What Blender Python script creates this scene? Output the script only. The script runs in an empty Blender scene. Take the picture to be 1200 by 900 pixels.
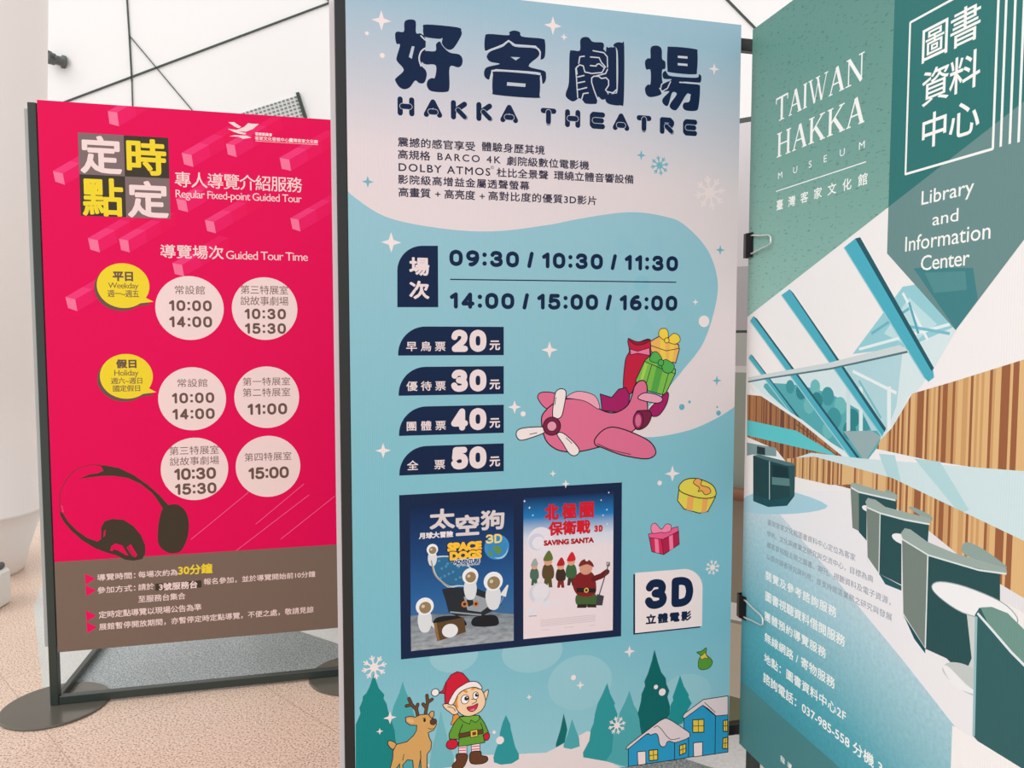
import bpy, math, random
import numpy as np
from mathutils import Vector, Matrix
from mathutils.geometry import tessellate_polygon, delaunay_2d_cdt
random.seed(7)
SC = bpy.context.scene
COL = SC.collection

# ------------------------------------------------------------------ camera, light, exposure
cam = bpy.data.cameras.new('camera')
cam_ob = bpy.data.objects.new('camera', cam)
COL.objects.link(cam_ob)
cam.sensor_width = 36.0
cam.lens = 25.51
cam.clip_start = 0.02
cam_ob.location = (0, 0, 1.225)
cam_ob.rotation_euler = (math.pi/2 - 0.059, 0, 0)
SC.camera = cam_ob

world = bpy.data.worlds.new('lobby_daylight')
SC.world = world
world.use_nodes = True
wn = world.node_tree
bg = wn.nodes['Background']
tc = wn.nodes.new('ShaderNodeTexCoord')
sx = wn.nodes.new('ShaderNodeSeparateXYZ')
mr = wn.nodes.new('ShaderNodeMapRange')
mr.inputs['From Min'].default_value = -0.4
mr.inputs['From Max'].default_value = 0.9
rp = wn.nodes.new('ShaderNodeValToRGB')
rp.color_ramp.elements[0].color = (0.76, 0.75, 0.745, 1)
rp.color_ramp.elements[1].color = (1.0, 0.998, 1.0, 1)
wn.links.new(tc.outputs['Generated'], sx.inputs[0])
wn.links.new(sx.outputs['Z'], mr.inputs['Value'])
wn.links.new(mr.outputs[0], rp.inputs[0])
wn.links.new(rp.outputs[0], bg.inputs['Color'])
bg.inputs['Strength'].default_value = 1.2

sun = bpy.data.lights.new('skylight_sun', 'SUN')
sun.energy = 1.05
sun.angle = math.radians(50)
sun.color = (1.0, 0.97, 0.94)
sun_ob = bpy.data.objects.new('skylight_sun', sun)
COL.objects.link(sun_ob)
sun_ob.location = (-2, -3, 6)
sun_ob.rotation_euler = (math.radians(48), 0, math.radians(-40))

SC.view_settings.view_transform = 'Standard'
SC.view_settings.look = 'None'
SC.view_settings.exposure = 0.0
SC.view_settings.gamma = 1.0
SC.view_settings.use_curve_mapping = False

# ------------------------------------------------------------------ helpers
def lin(c):
    c /= 255.0
    return c/12.92 if c <= 0.04045 else ((c+0.055)/1.055)**2.4

def rgb(c):
    return (lin(c[0]), lin(c[1]), lin(c[2]), 1)

MATS = {}
def mat(name, c, rough=0.5, spec=0.4, metal=0.0):
    key = ('m', name)
    if key in MATS: return MATS[key]
    m = bpy.data.materials.new(name)
    m.use_nodes = True
    b = m.node_tree.nodes['Principled BSDF']
    b.inputs['Base Color'].default_value = rgb(c)
    b.inputs['Roughness'].default_value = rough
    b.inputs['Specular IOR Level'].default_value = spec
    b.inputs['Metallic'].default_value = metal
    MATS[key] = m
    return m

def flute_bump(m, pitch, strength):
    """the fine upright ribs of a fluted plastic sheet"""
    nt = m.node_tree
    b = nt.nodes['Principled BSDF']
    t = nt.nodes.new('ShaderNodeTexCoord'); s = nt.nodes.new('ShaderNodeSeparateXYZ')
    k = nt.nodes.new('ShaderNodeMath'); k.operation = 'MULTIPLY'; k.inputs[1].default_value = 2*math.pi/pitch
    w = nt.nodes.new('ShaderNodeMath'); w.operation = 'SINE'
    bu = nt.nodes.new('ShaderNodeBump'); bu.inputs['Strength'].default_value = strength
    bu.inputs['Distance'].default_value = 0.0006
    nt.links.new(t.outputs['Object'], s.inputs[0]); nt.links.new(s.outputs['X'], k.inputs[0])
    nt.links.new(k.outputs[0], w.inputs[0]); nt.links.new(w.outputs[0], bu.inputs['Height'])
    nt.links.new(bu.outputs[0], b.inputs['Normal'])

def ink(c, kind, rough=0.42):
    """printed colour on a sheet; kind = which sheet material it is printed on"""
    key = ('ink', tuple(c), kind)
    if key in MATS: return MATS[key]
    m = mat('print_%s_%d_%d_%d' % (kind, *c), c, rough, 0.14)
    if kind != 'board': flute_bump(m, 0.0046, 0.10)
    MATS[key] = m
    return m

def ink_ramp(name, stops, axis, lo, hi, kind, noise=None, diag=0.0):
    """printed colour gradient along the sheet; stops = [(pos, rgb)]"""
    m = bpy.data.materials.new(name)
    m.use_nodes = True
    nt = m.node_tree; b = nt.nodes['Principled BSDF']
    b.inputs['Roughness'].default_value = 0.42
    b.inputs['Specular IOR Level'].default_value = 0.14
    t = nt.nodes.new('ShaderNodeTexCoord'); s = nt.nodes.new('ShaderNodeSeparateXYZ')
    nt.links.new(t.outputs['Object'], s.inputs[0])
    src = s.outputs[axis]
    if diag:
        a = nt.nodes.new('ShaderNodeMath'); a.operation = 'MULTIPLY_ADD'
        nt.links.new(s.outputs['X'], a.inputs[0]); a.inputs[1].default_value = diag
        nt.links.new(src, a.inputs[2]); src = a.outputs[0]
    r = nt.nodes.new('ShaderNodeMapRange')
    r.inputs['From Min'].default_value = lo; r.inputs['From Max'].default_value = hi
    nt.links.new(src, r.inputs['Value'])
    cr = nt.nodes.new('ShaderNodeValToRGB')
    els = cr.color_ramp.elements
    els[0].position, els[0].color = stops[0][0], rgb(stops[0][1])
    els[1].position, els[1].color = stops[-1][0], rgb(stops[-1][1])
    for p, c in stops[1:-1]:
        e = els.new(p); e.color = rgb(c)
    nt.links.new(r.outputs[0], cr.inputs[0])
    out = cr.outputs[0]
    if noise:
        n = nt.nodes.new('ShaderNodeTexNoise'); n.inputs['Scale'].default_value = noise[0]
        n.inputs['Detail'].default_value = 4
        mp = nt.nodes.new('ShaderNodeMapping'); mp.inputs['Scale'].default_value = noise[3]
        nt.links.new(t.outputs['Object'], mp.inputs[0]); nt.links.new(mp.outputs[0], n.inputs['Vector'])
        nr = nt.nodes.new('ShaderNodeValToRGB')
        nr.color_ramp.elements[0].position = noise[1]; nr.color_ramp.elements[1].position = noise[2]
        mx = nt.nodes.new('ShaderNodeMix'); mx.data_type = 'RGBA'; mx.blend_type = 'MULTIPLY'
        nt.links.new(n.outputs['Fac'], nr.inputs[0])
        nr.color_ramp.elements[0].color = (*[noise[4]]*3, 1)
        mx.inputs['Factor'].default_value = 1
        nt.links.new(out, mx.inputs[6]); nt.links.new(nr.outputs[0], mx.inputs[7])
        out = mx.outputs[2]
    nt.links.new(out, b.inputs['Base Color'])
    if kind != 'board': flute_bump(m, 0.0046, 0.10)
    return m

def add_mesh(name, verts, faces, mats, parent=None, idx=None, smooth=False):
    me = bpy.data.meshes.new(name)
    me.from_pydata(verts, [], faces)
    for m in (mats if isinstance(mats, (list, tuple)) else [mats]): me.materials.append(m)
    if idx is not None: me.polygons.foreach_set('material_index', idx)
    if smooth: me.polygons.foreach_set('use_smooth', [True]*len(me.polygons))
    me.update()
    o = bpy.data.objects.new(name, me)
    COL.objects.link(o)
    if parent: o.parent = parent
    return o

class MB:
    """collects boxes, tubes and lathes into one mesh"""
    def __init__(s): s.v, s.f, s.i, s.k = [], [], [], 0
    def _add(s, vs, fs):
        n = len(s.v); s.v += [tuple(q) for q in vs]
        s.f += [tuple(a+n for a in f) for f in fs]; s.i += [s.k]*len(fs)
        return s
    def box(s, x0, x1, y0, y1, z0, z1, bev=0.0):
        if bev <= 0:
            vs = [(x, y, z) for z in (z0, z1) for y in (y0, y1) for x in (x0, x1)]
            return s._add(vs, [(0,2,3,1),(4,5,7,6),(0,1,5,4),(2,6,7,3),(0,4,6,2),(1,3,7,5)])
        b = min(bev, (x1-x0)/2.01, (y1-y0)/2.01, (z1-z0)/2.01)
        X, Y, Z = (x0, x1), (y0, y1), (z0, z1)
        vs = []; ix = {}
        for a in (0,1):
            for c in (0,1):
                for d in (0,1):
                    sa, sc_, sd = (1-2*a), (1-2*c), (1-2*d)
                    for ax in range(3):
                        p = [X[a]+sa*b, Y[c]+sc_*b, Z[d]+sd*b]
                        p[ax] = (X[a], Y[c], Z[d])[ax]
                        ix[(a,c,d,ax)] = len(vs); vs.append(tuple(p))
        fs = []
        for a in (0,1):
            fs.append([ix[(a,0,0,0)], ix[(a,1,0,0)], ix[(a,1,1,0)], ix[(a,0,1,0)]])
            fs.append([ix[(0,a,0,1)], ix[(1,a,0,1)], ix[(1,a,1,1)], ix[(0,a,1,1)]])
            fs.append([ix[(0,0,a,2)], ix[(1,0,a,2)], ix[(1,1,a,2)], ix[(0,1,a,2)]])
        for a in (0,1):
            for c in (0,1):
                fs.append([ix[(a,c,0,0)], ix[(a,c,1,0)], ix[(a,c,1,1)], ix[(a,c,0,1)]])
                fs.append([ix[(a,0,c,0)], ix[(a,1,c,0)], ix[(a,1,c,2)], ix[(a,0,c,2)]])
                fs.append([ix[(0,a,c,1)], ix[(1,a,c,1)], ix[(1,a,c,2)], ix[(0,a,c,2)]])
                for d in (0,1):
                    fs.append([ix[(a,c,d,0)], ix[(a,c,d,1)], ix[(a,c,d,2)]])
        return s._add(vs, fs)
    def lathe(s, prof, n=40, cx=0, cy=0):
        vs, fs = [], []
        for r, z in prof:
            for k in range(n):
                t = 2*math.pi*k/n
                vs.append((cx+r*math.cos(t), cy+r*math.sin(t), z))
        for j in range(len(prof)-1):
            for k in range(n):
                a, b = j*n+k, j*n+(k+1) % n
                fs.append((a, b, b+n, a+n))
        fs.append(tuple(range(n-1, -1, -1)))
        fs.append(tuple(range((len(prof)-1)*n, len(prof)*n)))
        return s._add(vs, fs)
    def tube(s, pts, r, n=10):
        P = [Vector(p) for p in pts]
        vs, fs = [], []
        for j, p in enumerate(P):
            d = (P[min(j+1, len(P)-1)] - P[max(j-1, 0)]).normalized()
            a = d.orthogonal().normalized() if abs(d.z) > .9 else d.cross(Vector((0,0,1))).normalized()
            b = d.cross(a)
            for k in range(n):
                t = 2*math.pi*k/n
                vs.append(p + a*r*math.cos(t) + b*r*math.sin(t))
        for j in range(len(P)-1):
            for k in range(n):
                q, w = j*n+k, j*n+(k+1) % n
                fs.append((q, w, w+n, q+n))
        fs.append(tuple(range(n-1, -1, -1))); fs.append(tuple(range((len(P)-1)*n, len(P)*n)))
        return s._add(vs, fs)
    def build(s, name, mats, parent=None, smooth=False):
        o = add_mesh(name, s.v, s.f, mats, parent, s.i)
        import bmesh
        bm = bmesh.new(); bm.from_mesh(o.data)
        bmesh.ops.recalc_face_normals(bm, faces=bm.faces)
        bm.to_mesh(o.data); bm.free()
        if smooth:
            o.data.polygons.foreach_set('use_smooth', [len(p.vertices) == 4 for p in o.data.polygons])
        return o

def thing(name, label, cat, loc=(0,0,0), rz=0.0, group=None):
    o = bpy.data.objects.new(name, None)
    COL.objects.link(o)
    o.empty_display_size = 0.1
    o.location = loc; o.rotation_euler = (0, 0, rz)
    o['label'] = label; o['category'] = cat
    if group: o['group'] = group
    return o

def structure(o):
    o['kind'] = 'structure'
    return o

# ------------------------------------------------------------------ printing on a flat board
def homography(src, dst):
    A = []
    for (x, y), (u, v) in zip(src, dst):
        A.append([x, y, 1, 0, 0, 0, -u*x, -u*y, -u])
        A.append([0, 0, 0, x, y, 1, -v*x, -v*y, -v])
    return np.linalg.svd(np.array(A))[2][-1].reshape(3, 3)

class Sheet:
    """one board face: corner pixels in the reference rectified to metres on the board"""
    def __init__(s, px, w, z0, z1, kind, step):
        uv = [(0, z1), (w, z1), (w, z0), (0, z0)]
        s.M = homography(px, uv); s.N = homography(uv, px)
        s.w, s.z0, s.z1, s.kind, s.step, s.used = w, z0, z1, kind, step, []
    def uv(s, x, y):
        q = s.M @ np.array([x, y, 1.0]); return (q[0]/q[2], q[1]/q[2])
    def px(s, u, v):
        q = s.N @ np.array([u, v, 1.0]); return (q[0]/q[2], q[1]/q[2])
    def u_at(s, x, v):
        lo, hi = -0.3, s.w + 0.3
        for _ in range(40):
            m = (lo+hi)/2
            if s.px(m, v)[0] < x: lo = m
            else: hi = m
        return lo

def smooth_loop(p, n=4, closed=True):
    out = []; k = len(p)
    for i in range(k if closed else k-1):
        if closed: a, b, c, d = p[i-1], p[i], p[(i+1) % k], p[(i+2) % k]
        else: a, b, c, d = p[max(i-1,0)], p[i], p[i+1], p[min(i+2,k-1)]
        for j in range(n):
            t = j/n
            out.append(tuple(0.5*((2*b[q]) + (-a[q]+c[q])*t + (2*a[q]-5*b[q]+4*c[q]-d[q])*t*t + (-a[q]+3*b[q]-3*c[q]+d[q])*t**3) for q in (0,1)))
    if not closed: out.append(tuple(p[-1]))
    return out

def text_outline(s, track):
    cu = bpy.data.curves.new('lettering', 'FONT')
    cu.body = s; cu.resolution_u = 3; cu.space_character = track
    o = bpy.data.objects.new('lettering', cu); COL.objects.link(o)
    dg = bpy.context.evaluated_depsgraph_get()
    me = bpy.data.meshes.new_from_object(o.evaluated_get(dg))
    vs = [(v.co.x, v.co.y) for v in me.vertices]
    fs = [tuple(p.vertices) for p in me.polygons]
    bpy.data.objects.remove(o); bpy.data.curves.remove(cu); bpy.data.meshes.remove(me)
    return vs, fs

def union(uv, faces):
    """flat faces that overlap become one clean sheet of triangles"""
    K = 1000.0
    G, cur, hi = [], [], None                 # split where there is a gap along the row
    for lo, f in sorted((min(uv[i][0] for i in f), f) for f in faces):
        if cur and lo > hi + 1e-6: G.append(cur); cur, hi = [], None
        m = max(uv[i][0] for i in f); hi = m if hi is None else max(hi, m); cur.append(f)
    if cur: G.append(cur)
    ov, of = [], []
    for g in G:
        ids = sorted({i for f in g for i in f}); mp = {q: k for k, q in enumerate(ids)}
        c = uv[ids[0]]
        V = [Vector(((uv[q][0]-c[0])*K, (uv[q][1]-c[1])*K)) for q in ids]
        F = []
        for f in g:
            f = [mp[q] for q in f]
            A = sum(V[f[i-1]].x*V[f[i]].y - V[f[i]].x*V[f[i-1]].y for i in range(len(f)))
            if abs(A) < 1e-7: continue
            F.append(f if A > 0 else f[::-1])
        if not F: continue
        r = delaunay_2d_cdt(V, [], F, 1, 1e-5, True)
        n = len(ov)
        ov += [(p.x/K+c[0], p.y/K+c[1]) for p in r[0]]
        of += [tuple(q+n for q in f) for f, src in zip(r[2], r[5]) if src]
    return ov, of

def bbox(vs):
    xs = [v[0] for v in vs]; ys = [v[1] for v in vs]
    return min(xs), max(xs), min(ys), max(ys)

_s = lambda p, closed=False: smooth_loop(p, 6, closed)
_o = _s([(.5,1),(.86,.9),(1,.68),(1,.32),(.86,.1),(.5,0),(.14,.1),(0,.32),(0,.68),(.14,.9)], True); _o.append(_o[0])
_six = _s([(.74,1),(.5,.98),(.22,.84),(.02,.6),(0,.33),(.1,.1),(.5,0),(.88,.1),(1,.31),(.88,.5),(.52,.58),(.14,.48),(.03,.36)])
DIG = {'0': [_o], '1': [[(.0,.78),(.95,1),(.95,0)]],
       '2': [_s([(.03,.74),(.14,.92),(.5,1),(.86,.92),(.97,.72),(.86,.5),(.5,.26),(.06,.02)])+[(.06,0),(1,0)]],
       '3': [_s([(.05,.82),(.2,.96),(.5,1),(.82,.94),(.93,.76),(.8,.58),(.45,.53)])+_s([(.45,.53),(.85,.46),(1,.27),(.88,.08),(.5,0),(.16,.05),(.0,.2)])],
       '4': [[(.74,0),(.74,1),(.0,.26),(1,.26)]],
       '5': [[(.92,1),(.16,1),(.08,.52)]+_s([(.08,.52),(.45,.63),(.85,.55),(1,.31),(.88,.08),(.5,0),(.16,.04),(.0,.18)])],
       '6': [_six], '9': [[(1-p, 1-q) for p, q in _six]], 'D': [[(0,0),(0,1)]+_s([(0,1),(.5,1),(.86,.88),(1,.62),(1,.38),(.86,.12),(.5,0),(0,0)])], '/': [[(0,-.02),(1,1.02)]]}

class Art:
    """printed artwork gathered into one mesh of thin ink layers on a sheet"""
    def __init__(s, sheet, name):
        s.S, s.name = sheet, name
        s.v, s.f, s.i, s.mats = [], [], [], []
        s.o = (0, 0, 1.0)
        s.pool = None
    def crop(s, ox, oy, sc):
        s.o = (ox, oy, sc); return s
    def P(s, p):
        return s.S.uv(s.o[0]+p[0]/s.o[2], s.o[1]+p[1]/s.o[2])
    def _mat(s, c):
        m = c if isinstance(c, bpy.types.Material) else ink(c, s.S.kind)
        if m not in s.mats: s.mats.append(m)
        return s.mats.index(m)
    def _put(s, uv, faces, c, newlayer=True):
        us, vs = [p[0] for p in uv], [p[1] for p in uv]
        e = 2e-5; bb = (min(us)+e, max(us)-e, min(vs)+e, max(vs)-e)
        lay = 1 + max([q[4] for q in s.S.used if q[0] < bb[1] and q[1] > bb[0] and q[2] < bb[3] and q[3] > bb[2]], default=0)
        s.S.used.append((*bb, lay))
        y = -0.0001 - lay*s.S.step
        n = len(s.v); k = s._mat(c)
        s.v += [(u, y, v) for u, v in uv]
        for f in faces:
            a, b, d = uv[f[0]], uv[f[1]], uv[f[2]]
            if (b[0]-a[0])*(d[1]-a[1]) - (b[1]-a[1])*(d[0]-a[0]) < 0: f = tuple(reversed(f))
            s.f.append(tuple(q+n for q in f)); s.i.append(k)
    def loops(s, c, loops, new=True):
        flat = [q for l in loops for q in l]
        tris = tessellate_polygon([[Vector((u, v, 0)) for u, v in l] for l in loops])
        s._put(flat, [tuple(t) for t in tris], c, new)
    def poly(s, c, pts, smooth=False, line=None, lw=4, holes=(), new=True):
        pts = smooth_loop(pts) if smooth else pts
        L = [s.P(p) for p in pts]
        for ax, sg, lim in ((1, 1, s.S.z1), (1, -1, s.S.z0), (0, 1, s.S.w), (0, -1, 0.0)):   # trimmed at the sheet's edge
            if all(sg*(q[ax]-lim) <= 0 for q in L): continue
            M = []
            for i in range(len(L)):
                p, q = L[i-1], L[i]; a, b = sg*(p[ax]-lim), sg*(q[ax]-lim)
                if (a <= 0) != (b <= 0):
                    t = a/(a-b); M.append((p[0]+(q[0]-p[0])*t, p[1]+(q[1]-p[1])*t))
                if b <= 0: M.append(q)
            L = M
            if len(L) < 3: return s
        s.loops(c, [L] + [[s.P(p) for p in h] for h in holes], new)
        if line is not None: s.line_uv(line, L, s.wid(lw, pts[0]), closed=True)
        return s
    def wid(s, w, p):
        a = s.P(p); b = s.P((p[0], p[1]+w)); return abs(a[1]-b[1])
    def line_uv(s, c, L, w, closed=False, new=True, nd=10):
        uv, fs = [], []
        K = len(L)
        for i in range(K if closed else K-1):
            a, b = L[i], L[(i+1) % K]
            dx, dy = b[0]-a[0], b[1]-a[1]; d = math.hypot(dx, dy)
            if d < 1e-9: continue
            nx, ny = -dy/d*w/2, dx/d*w/2
            n = len(uv)
            uv += [(a[0]+nx, a[1]+ny), (b[0]+nx, b[1]+ny), (b[0]-nx, b[1]-ny), (a[0]-nx, a[1]-ny)]
            fs.append((n, n+1, n+2, n+3))
        if nd:
            for a in L:
                n = len(uv)
                uv += [(a[0]+w/2*math.cos(2*math.pi*k/nd), a[1]+w/2*math.sin(2*math.pi*k/nd)) for k in range(nd)]
                fs.append(tuple(range(n, n+nd)))
        if s.pool is not None:
            n = len(s.pool[0]); s.pool[0].extend(uv); s.pool[1].extend(tuple(q+n for q in f) for f in fs); return
        uv, fs = union(uv, fs)
        s._put(uv, fs, c, new)
    def line(s, c, pts, w, smooth=False, closed=False, new=True, nd=10):
        if smooth: pts = smooth_loop(pts, closed=closed)
        s.line_uv(c, [s.P(p) for p in pts], s.wid(w, pts[0]), closed, new, nd)
        return s
    def disc(s, c, p, r, line=None, lw=3, sx=1.0, new=True, rot=0.0):
        """ellipse of vertical radius r (crop pixels) and width factor sx, true on the sheet"""
        cu, cv = s.P(p); R = s.wid(r, p)
        cr, sr = math.cos(rot), math.sin(rot)
        L = []
        for k in range(48):
            a, b = R*sx*math.cos(2*math.pi*k/48), R*math.sin(2*math.pi*k/48)
            L.append((cu+a*cr-b*sr, cv+a*sr+b*cr))
        s._put(L, [tuple(range(48))], c, new)
        if line is not None: s.line_uv(line, L, s.wid(lw, p), True)
        return s
    def star(s, c, p, r, k=0.34, n=4, new=True):
        cu, cv = s.P(p); R = s.wid(r, p)
        L = []
        for j in range(2*n):
            q = R if j % 2 == 0 else R*k
            t = math.pi/2 + math.pi*j/n
            L.append((cu+q*math.cos(t), cv+q*math.sin(t)))
        s.loops(c, [L], new); return s
    def flush(s, c, new=True):
        uv, fs = union(*s.pool); s.pool = None
        s._put(uv, fs, c, new)
    def flake(s, c, p, r):
        cu, cv = s.P(p); R = s.wid(r, p)
        s.pool = ([], [])
        for k in range(8):
            t = math.pi/4*k + 0.2
            d = (math.cos(t), math.sin(t))
            s.line_uv(c, [(cu, cv), (cu+d[0]*R, cv+d[1]*R)], R*0.13, new=False)
            for sg in (-1, 1):
                e = (math.cos(t+sg*0.6), math.sin(t+sg*0.6))
                b = (cu+d[0]*R*0.6, cv+d[1]*R*0.6)
                s.line_uv(c, [b, (b[0]+e[0]*R*0.32, b[1]+e[1]*R*0.32)], R*0.1, new=False)
        L = [(cu+R*0.35*math.cos(a*.3927), cv+R*0.35*math.sin(a*.3927)) for a in range(16)]
        n = len(s.pool[0]); s.pool[0].extend(L); s.pool[1].append(tuple(range(n, n+16)))
        s.flush(c); return s
    def rect(s, c, x0, y0, x1, y1, line=None, lw=3, new=True):
        """upright rectangle on the sheet from two opposite corner pixels"""
        a, b = s.P((x0, y0)), s.P((x1, y1))
        L = [(a[0], a[1]), (b[0], a[1]), (b[0], b[1]), (a[0], b[1])]
        s._put(L, [(0,1,2,3)], c, new)
        if line is not None: s.line_uv(line, L, s.wid(lw, (x0,y0)), True)
        return s
    def text(s, c, t, xl, yt, yb, xr, bold=0.0, fit=True, nd=0, new=True, slant=0.0, lim=1.12):
        """lettering whose ink fills the box: left edge (xl, yt..yb), right edge xr"""
        X = lambda q: s.o[0]+q/s.o[2]
        Y = lambda q: s.o[1]+q/s.o[2]
        vt, vb = s.S.uv(X(xl), Y(yt))[1], s.S.uv(X(xl), Y(yb))[1]
        u0 = s.S.u_at(X(xl), (vt+vb)/2); u1 = s.S.u_at(X(xr), (vt+vb)/2)
        r = bold*(vt-vb)
        u0 += r; u1 -= r; vt -= r; vb += r
        asp = (u1-u0)/(vt-vb)
        tr = 1.0
        if fit and len(t) > 1:
            b1 = bbox(text_outline(t, 1.0)[0]); b2 = bbox(text_outline(t, 1.5)[0])
            a1 = (b1[1]-b1[0])/(b1[3]-b1[2]); a2 = (b2[1]-b2[0])/(b2[3]-b2[2])
            want = asp/min(asp/a1, lim) if asp > a1 else asp
            if abs(a2-a1) > 1e-6: tr = min(max(1+(want-a1)/(a2-a1)*0.5, 0.88), 4.0)
        vs, fs = text_outline(t, tr)
        b = bbox(vs)
        kx, ky = (u1-u0)/(b[1]-b[0]), (vt-vb)/(b[3]-b[2])
        uv = [(u0+(x-b[0])*kx + slant*(y-b[2])*ky, vb+(y-b[2])*ky) for x, y in vs]
        if r <= 0: s._put(uv, fs, c, new)
        else:
            cnt = {}
            for f in fs:
                for j in range(len(f)):
                    e = tuple(sorted((f[j], f[(j+1) % len(f)]))); cnt[e] = cnt.get(e, 0)+1
            qv, qf, used = [], [], set()
            for (i, j), n in cnt.items():
                if n != 1: continue
                a, d = uv[i], uv[j]
                dx, dy = d[0]-a[0], d[1]-a[1]; L = math.hypot(dx, dy)
                if L < 1e-9: continue
                ex, ey = dx/L*r*0.7, dy/L*r*0.7
                nx, ny = -dy/L*r, dx/L*r
                if nd: ex = ey = 0
                k = len(qv)
                qv += [(a[0]+nx-ex, a[1]+ny-ey), (d[0]+nx+ex, d[1]+ny+ey), (d[0]-nx+ex, d[1]-ny+ey), (a[0]-nx-ex, a[1]-ny-ey)]
                qf.append((k, k+1, k+2, k+3)); used |= {i, j}
            if nd:
                for i in used:
                    k = len(qv)
                    qv += [(uv[i][0]+r*math.cos(2*math.pi*q/nd), uv[i][1]+r*math.sin(2*math.pi*q/nd)) for q in range(nd)]
                    qf.append(tuple(range(k, k+nd)))
            n = len(qv)
            uv, fs = union(qv + uv, qf + [tuple(q+n for q in f) for f in fs])
            s._put(uv, fs, c, new)
        return s
    def glyph(s, c, strokes, x0, x1, y0, y1, w):
        """rounded stroke letter: strokes in a unit box, stroke width w (pixels)"""
        a, b = s.P((x0, y0)), s.P((x1, y1))
        W = s.wid(w, (x0, y0))
        u0, u1, vt, vb = a[0]+W/2, b[0]-W/2, a[1]-W/2, b[1]+W/2
        s.pool = ([], [])
        for st, sw in strokes:
            L = [(u0+(u1-u0)*x, vb+(vt-vb)*y) for x, y in st]
            s.line_uv(c, L, W*sw, new=False, nd=14)
        s.flush(c)
        return s
    def digits(s, c, t, xl, yt, yb, xr, w, rnd=True, asp=.6):
        """bold numerals drawn as strokes; w = stroke width as a share of the height"""
        X = lambda q: s.o[0]+q/s.o[2]
        Y = lambda q: s.o[1]+q/s.o[2]
        vt, vb = s.S.uv(X(xl), Y(yt))[1], s.S.uv(X(xl), Y(yb))[1]
        u0 = s.S.u_at(X(xl), (vt+vb)/2); u1 = s.S.u_at(X(xr), (vt+vb)/2)
        H = vt-vb; W = w*H
        cw = [H*{':': w*1.05, '/': .42, ' ': .12, '1': asp*.62}.get(ch, asp) for ch in t]
        gap = (u1-u0-sum(cw))/(len(t)-1)
        s.pool = ([], []); x = u0
        for ch, k in zip(t, cw):
            bx0, bx1, by0, by1 = x+W/2, x+k-W/2, vb+W/2, vt-W/2
            for st in DIG.get(ch, []):
                L = [(bx0+(bx1-bx0)*p, by0+(by1-by0)*q) for p, q in st]
                s.line_uv(c, L, W, new=False, nd=12 if rnd else 6)
            if ch == ':':
                for q in (.2, .74):
                    n = len(s.pool[0]); cx, cy = x+k/2, vb+H*q
                    s.pool[0].extend([(cx+W*.56*math.cos(2*math.pi*j/16), cy+W*.56*math.sin(2*math.pi*j/16)) for j in range(16)] if rnd else [(cx-W*.5,cy-W*.5),(cx+W*.5,cy-W*.5),(cx+W*.5,cy+W*.5),(cx-W*.5,cy+W*.5)])
                    s.pool[1].append(tuple(range(n, len(s.pool[0]))))
            x += k+gap
        s.flush(c)
        return s
    def build(s, parent):
        return add_mesh(s.name, s.v, s.f, s.mats, parent, s.i)

# ------------------------------------------------------------------ setting: floor, walls, column
def granite(name, base, dark, light, scale=260, joint=None):
    m = bpy.data.materials.new(name); m.use_nodes = True
    nt = m.node_tree; b = nt.nodes['Principled BSDF']
    b.inputs['Roughness'].default_value = 0.32
    b.inputs['Specular IOR Level'].default_value = 0.35
    t = nt.nodes.new('ShaderNodeTexCoord')
    n = nt.nodes.new('ShaderNodeTexNoise'); n.inputs['Scale'].default_value = scale; n.inputs['Detail'].default_value = 2
    cr = nt.nodes.new('ShaderNodeValToRGB')
    e = cr.color_ramp.elements
    e[0].position, e[0].color = 0.34, rgb(dark)
    e[1].position, e[1].color = 0.68, rgb(light)
    k = e.new(0.46); k.color = rgb(base)
    k = e.new(0.58); k.color = rgb(base)
    nt.links.new(t.outputs['Object'], n.inputs['Vector']); nt.links.new(n.outputs['Fac'], cr.inputs[0])
    n2 = nt.nodes.new('ShaderNodeTexNoise'); n2.inputs['Scale'].default_value = 3.0
    r2 = nt.nodes.new('ShaderNodeMapRange'); r2.inputs['To Min'].default_value = 0.93; r2.inputs['To Max'].default_value = 1.05
    nt.links.new(t.outputs['Object'], n2.inputs['Vector']); nt.links.new(n2.outputs['Fac'], r2.inputs['Value'])
    mx = nt.nodes.new('ShaderNodeMix'); mx.data_type = 'RGBA'; mx.blend_type = 'MULTIPLY'; mx.inputs['Factor'].default_value = 1
    nt.links.new(cr.outputs[0], mx.inputs[6]); nt.links.new(r2.outputs[0], mx.inputs[7])
    out = mx.outputs[2]
    if joint:
        mp = nt.nodes.new('ShaderNodeMapping'); mp.inputs['Rotation'].default_value = (0, 0, joint[0])
        br = nt.nodes.new('ShaderNodeTexBrick'); br.offset = 0
        br.inputs['Scale'].default_value = 1.0
        br.inputs['Brick Width'].default_value = joint[1]; br.inputs['Row Height'].default_value = joint[1]
        br.inputs['Mortar Size'].default_value = 0.0018
        br.inputs['Color1'].default_value = (1,1,1,1); br.inputs['Color2'].default_value = (.97,.97,.97,1)
        br.inputs['Mortar'].default_value = (.72,.70,.68,1)
        nt.links.new(t.outputs['Object'], mp.inputs[0]); nt.links.new(mp.outputs[0], br.inputs['Vector'])
        m2 = nt.nodes.new('ShaderNodeMix'); m2.data_type = 'RGBA'; m2.blend_type = 'MULTIPLY'; m2.inputs['Factor'].default_value = 1
        nt.links.new(out, m2.inputs[6]); nt.links.new(br.outputs[0], m2.inputs[7]); out = m2.outputs[2]
    nt.links.new(out, b.inputs['Base Color'])
    return m

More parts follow.
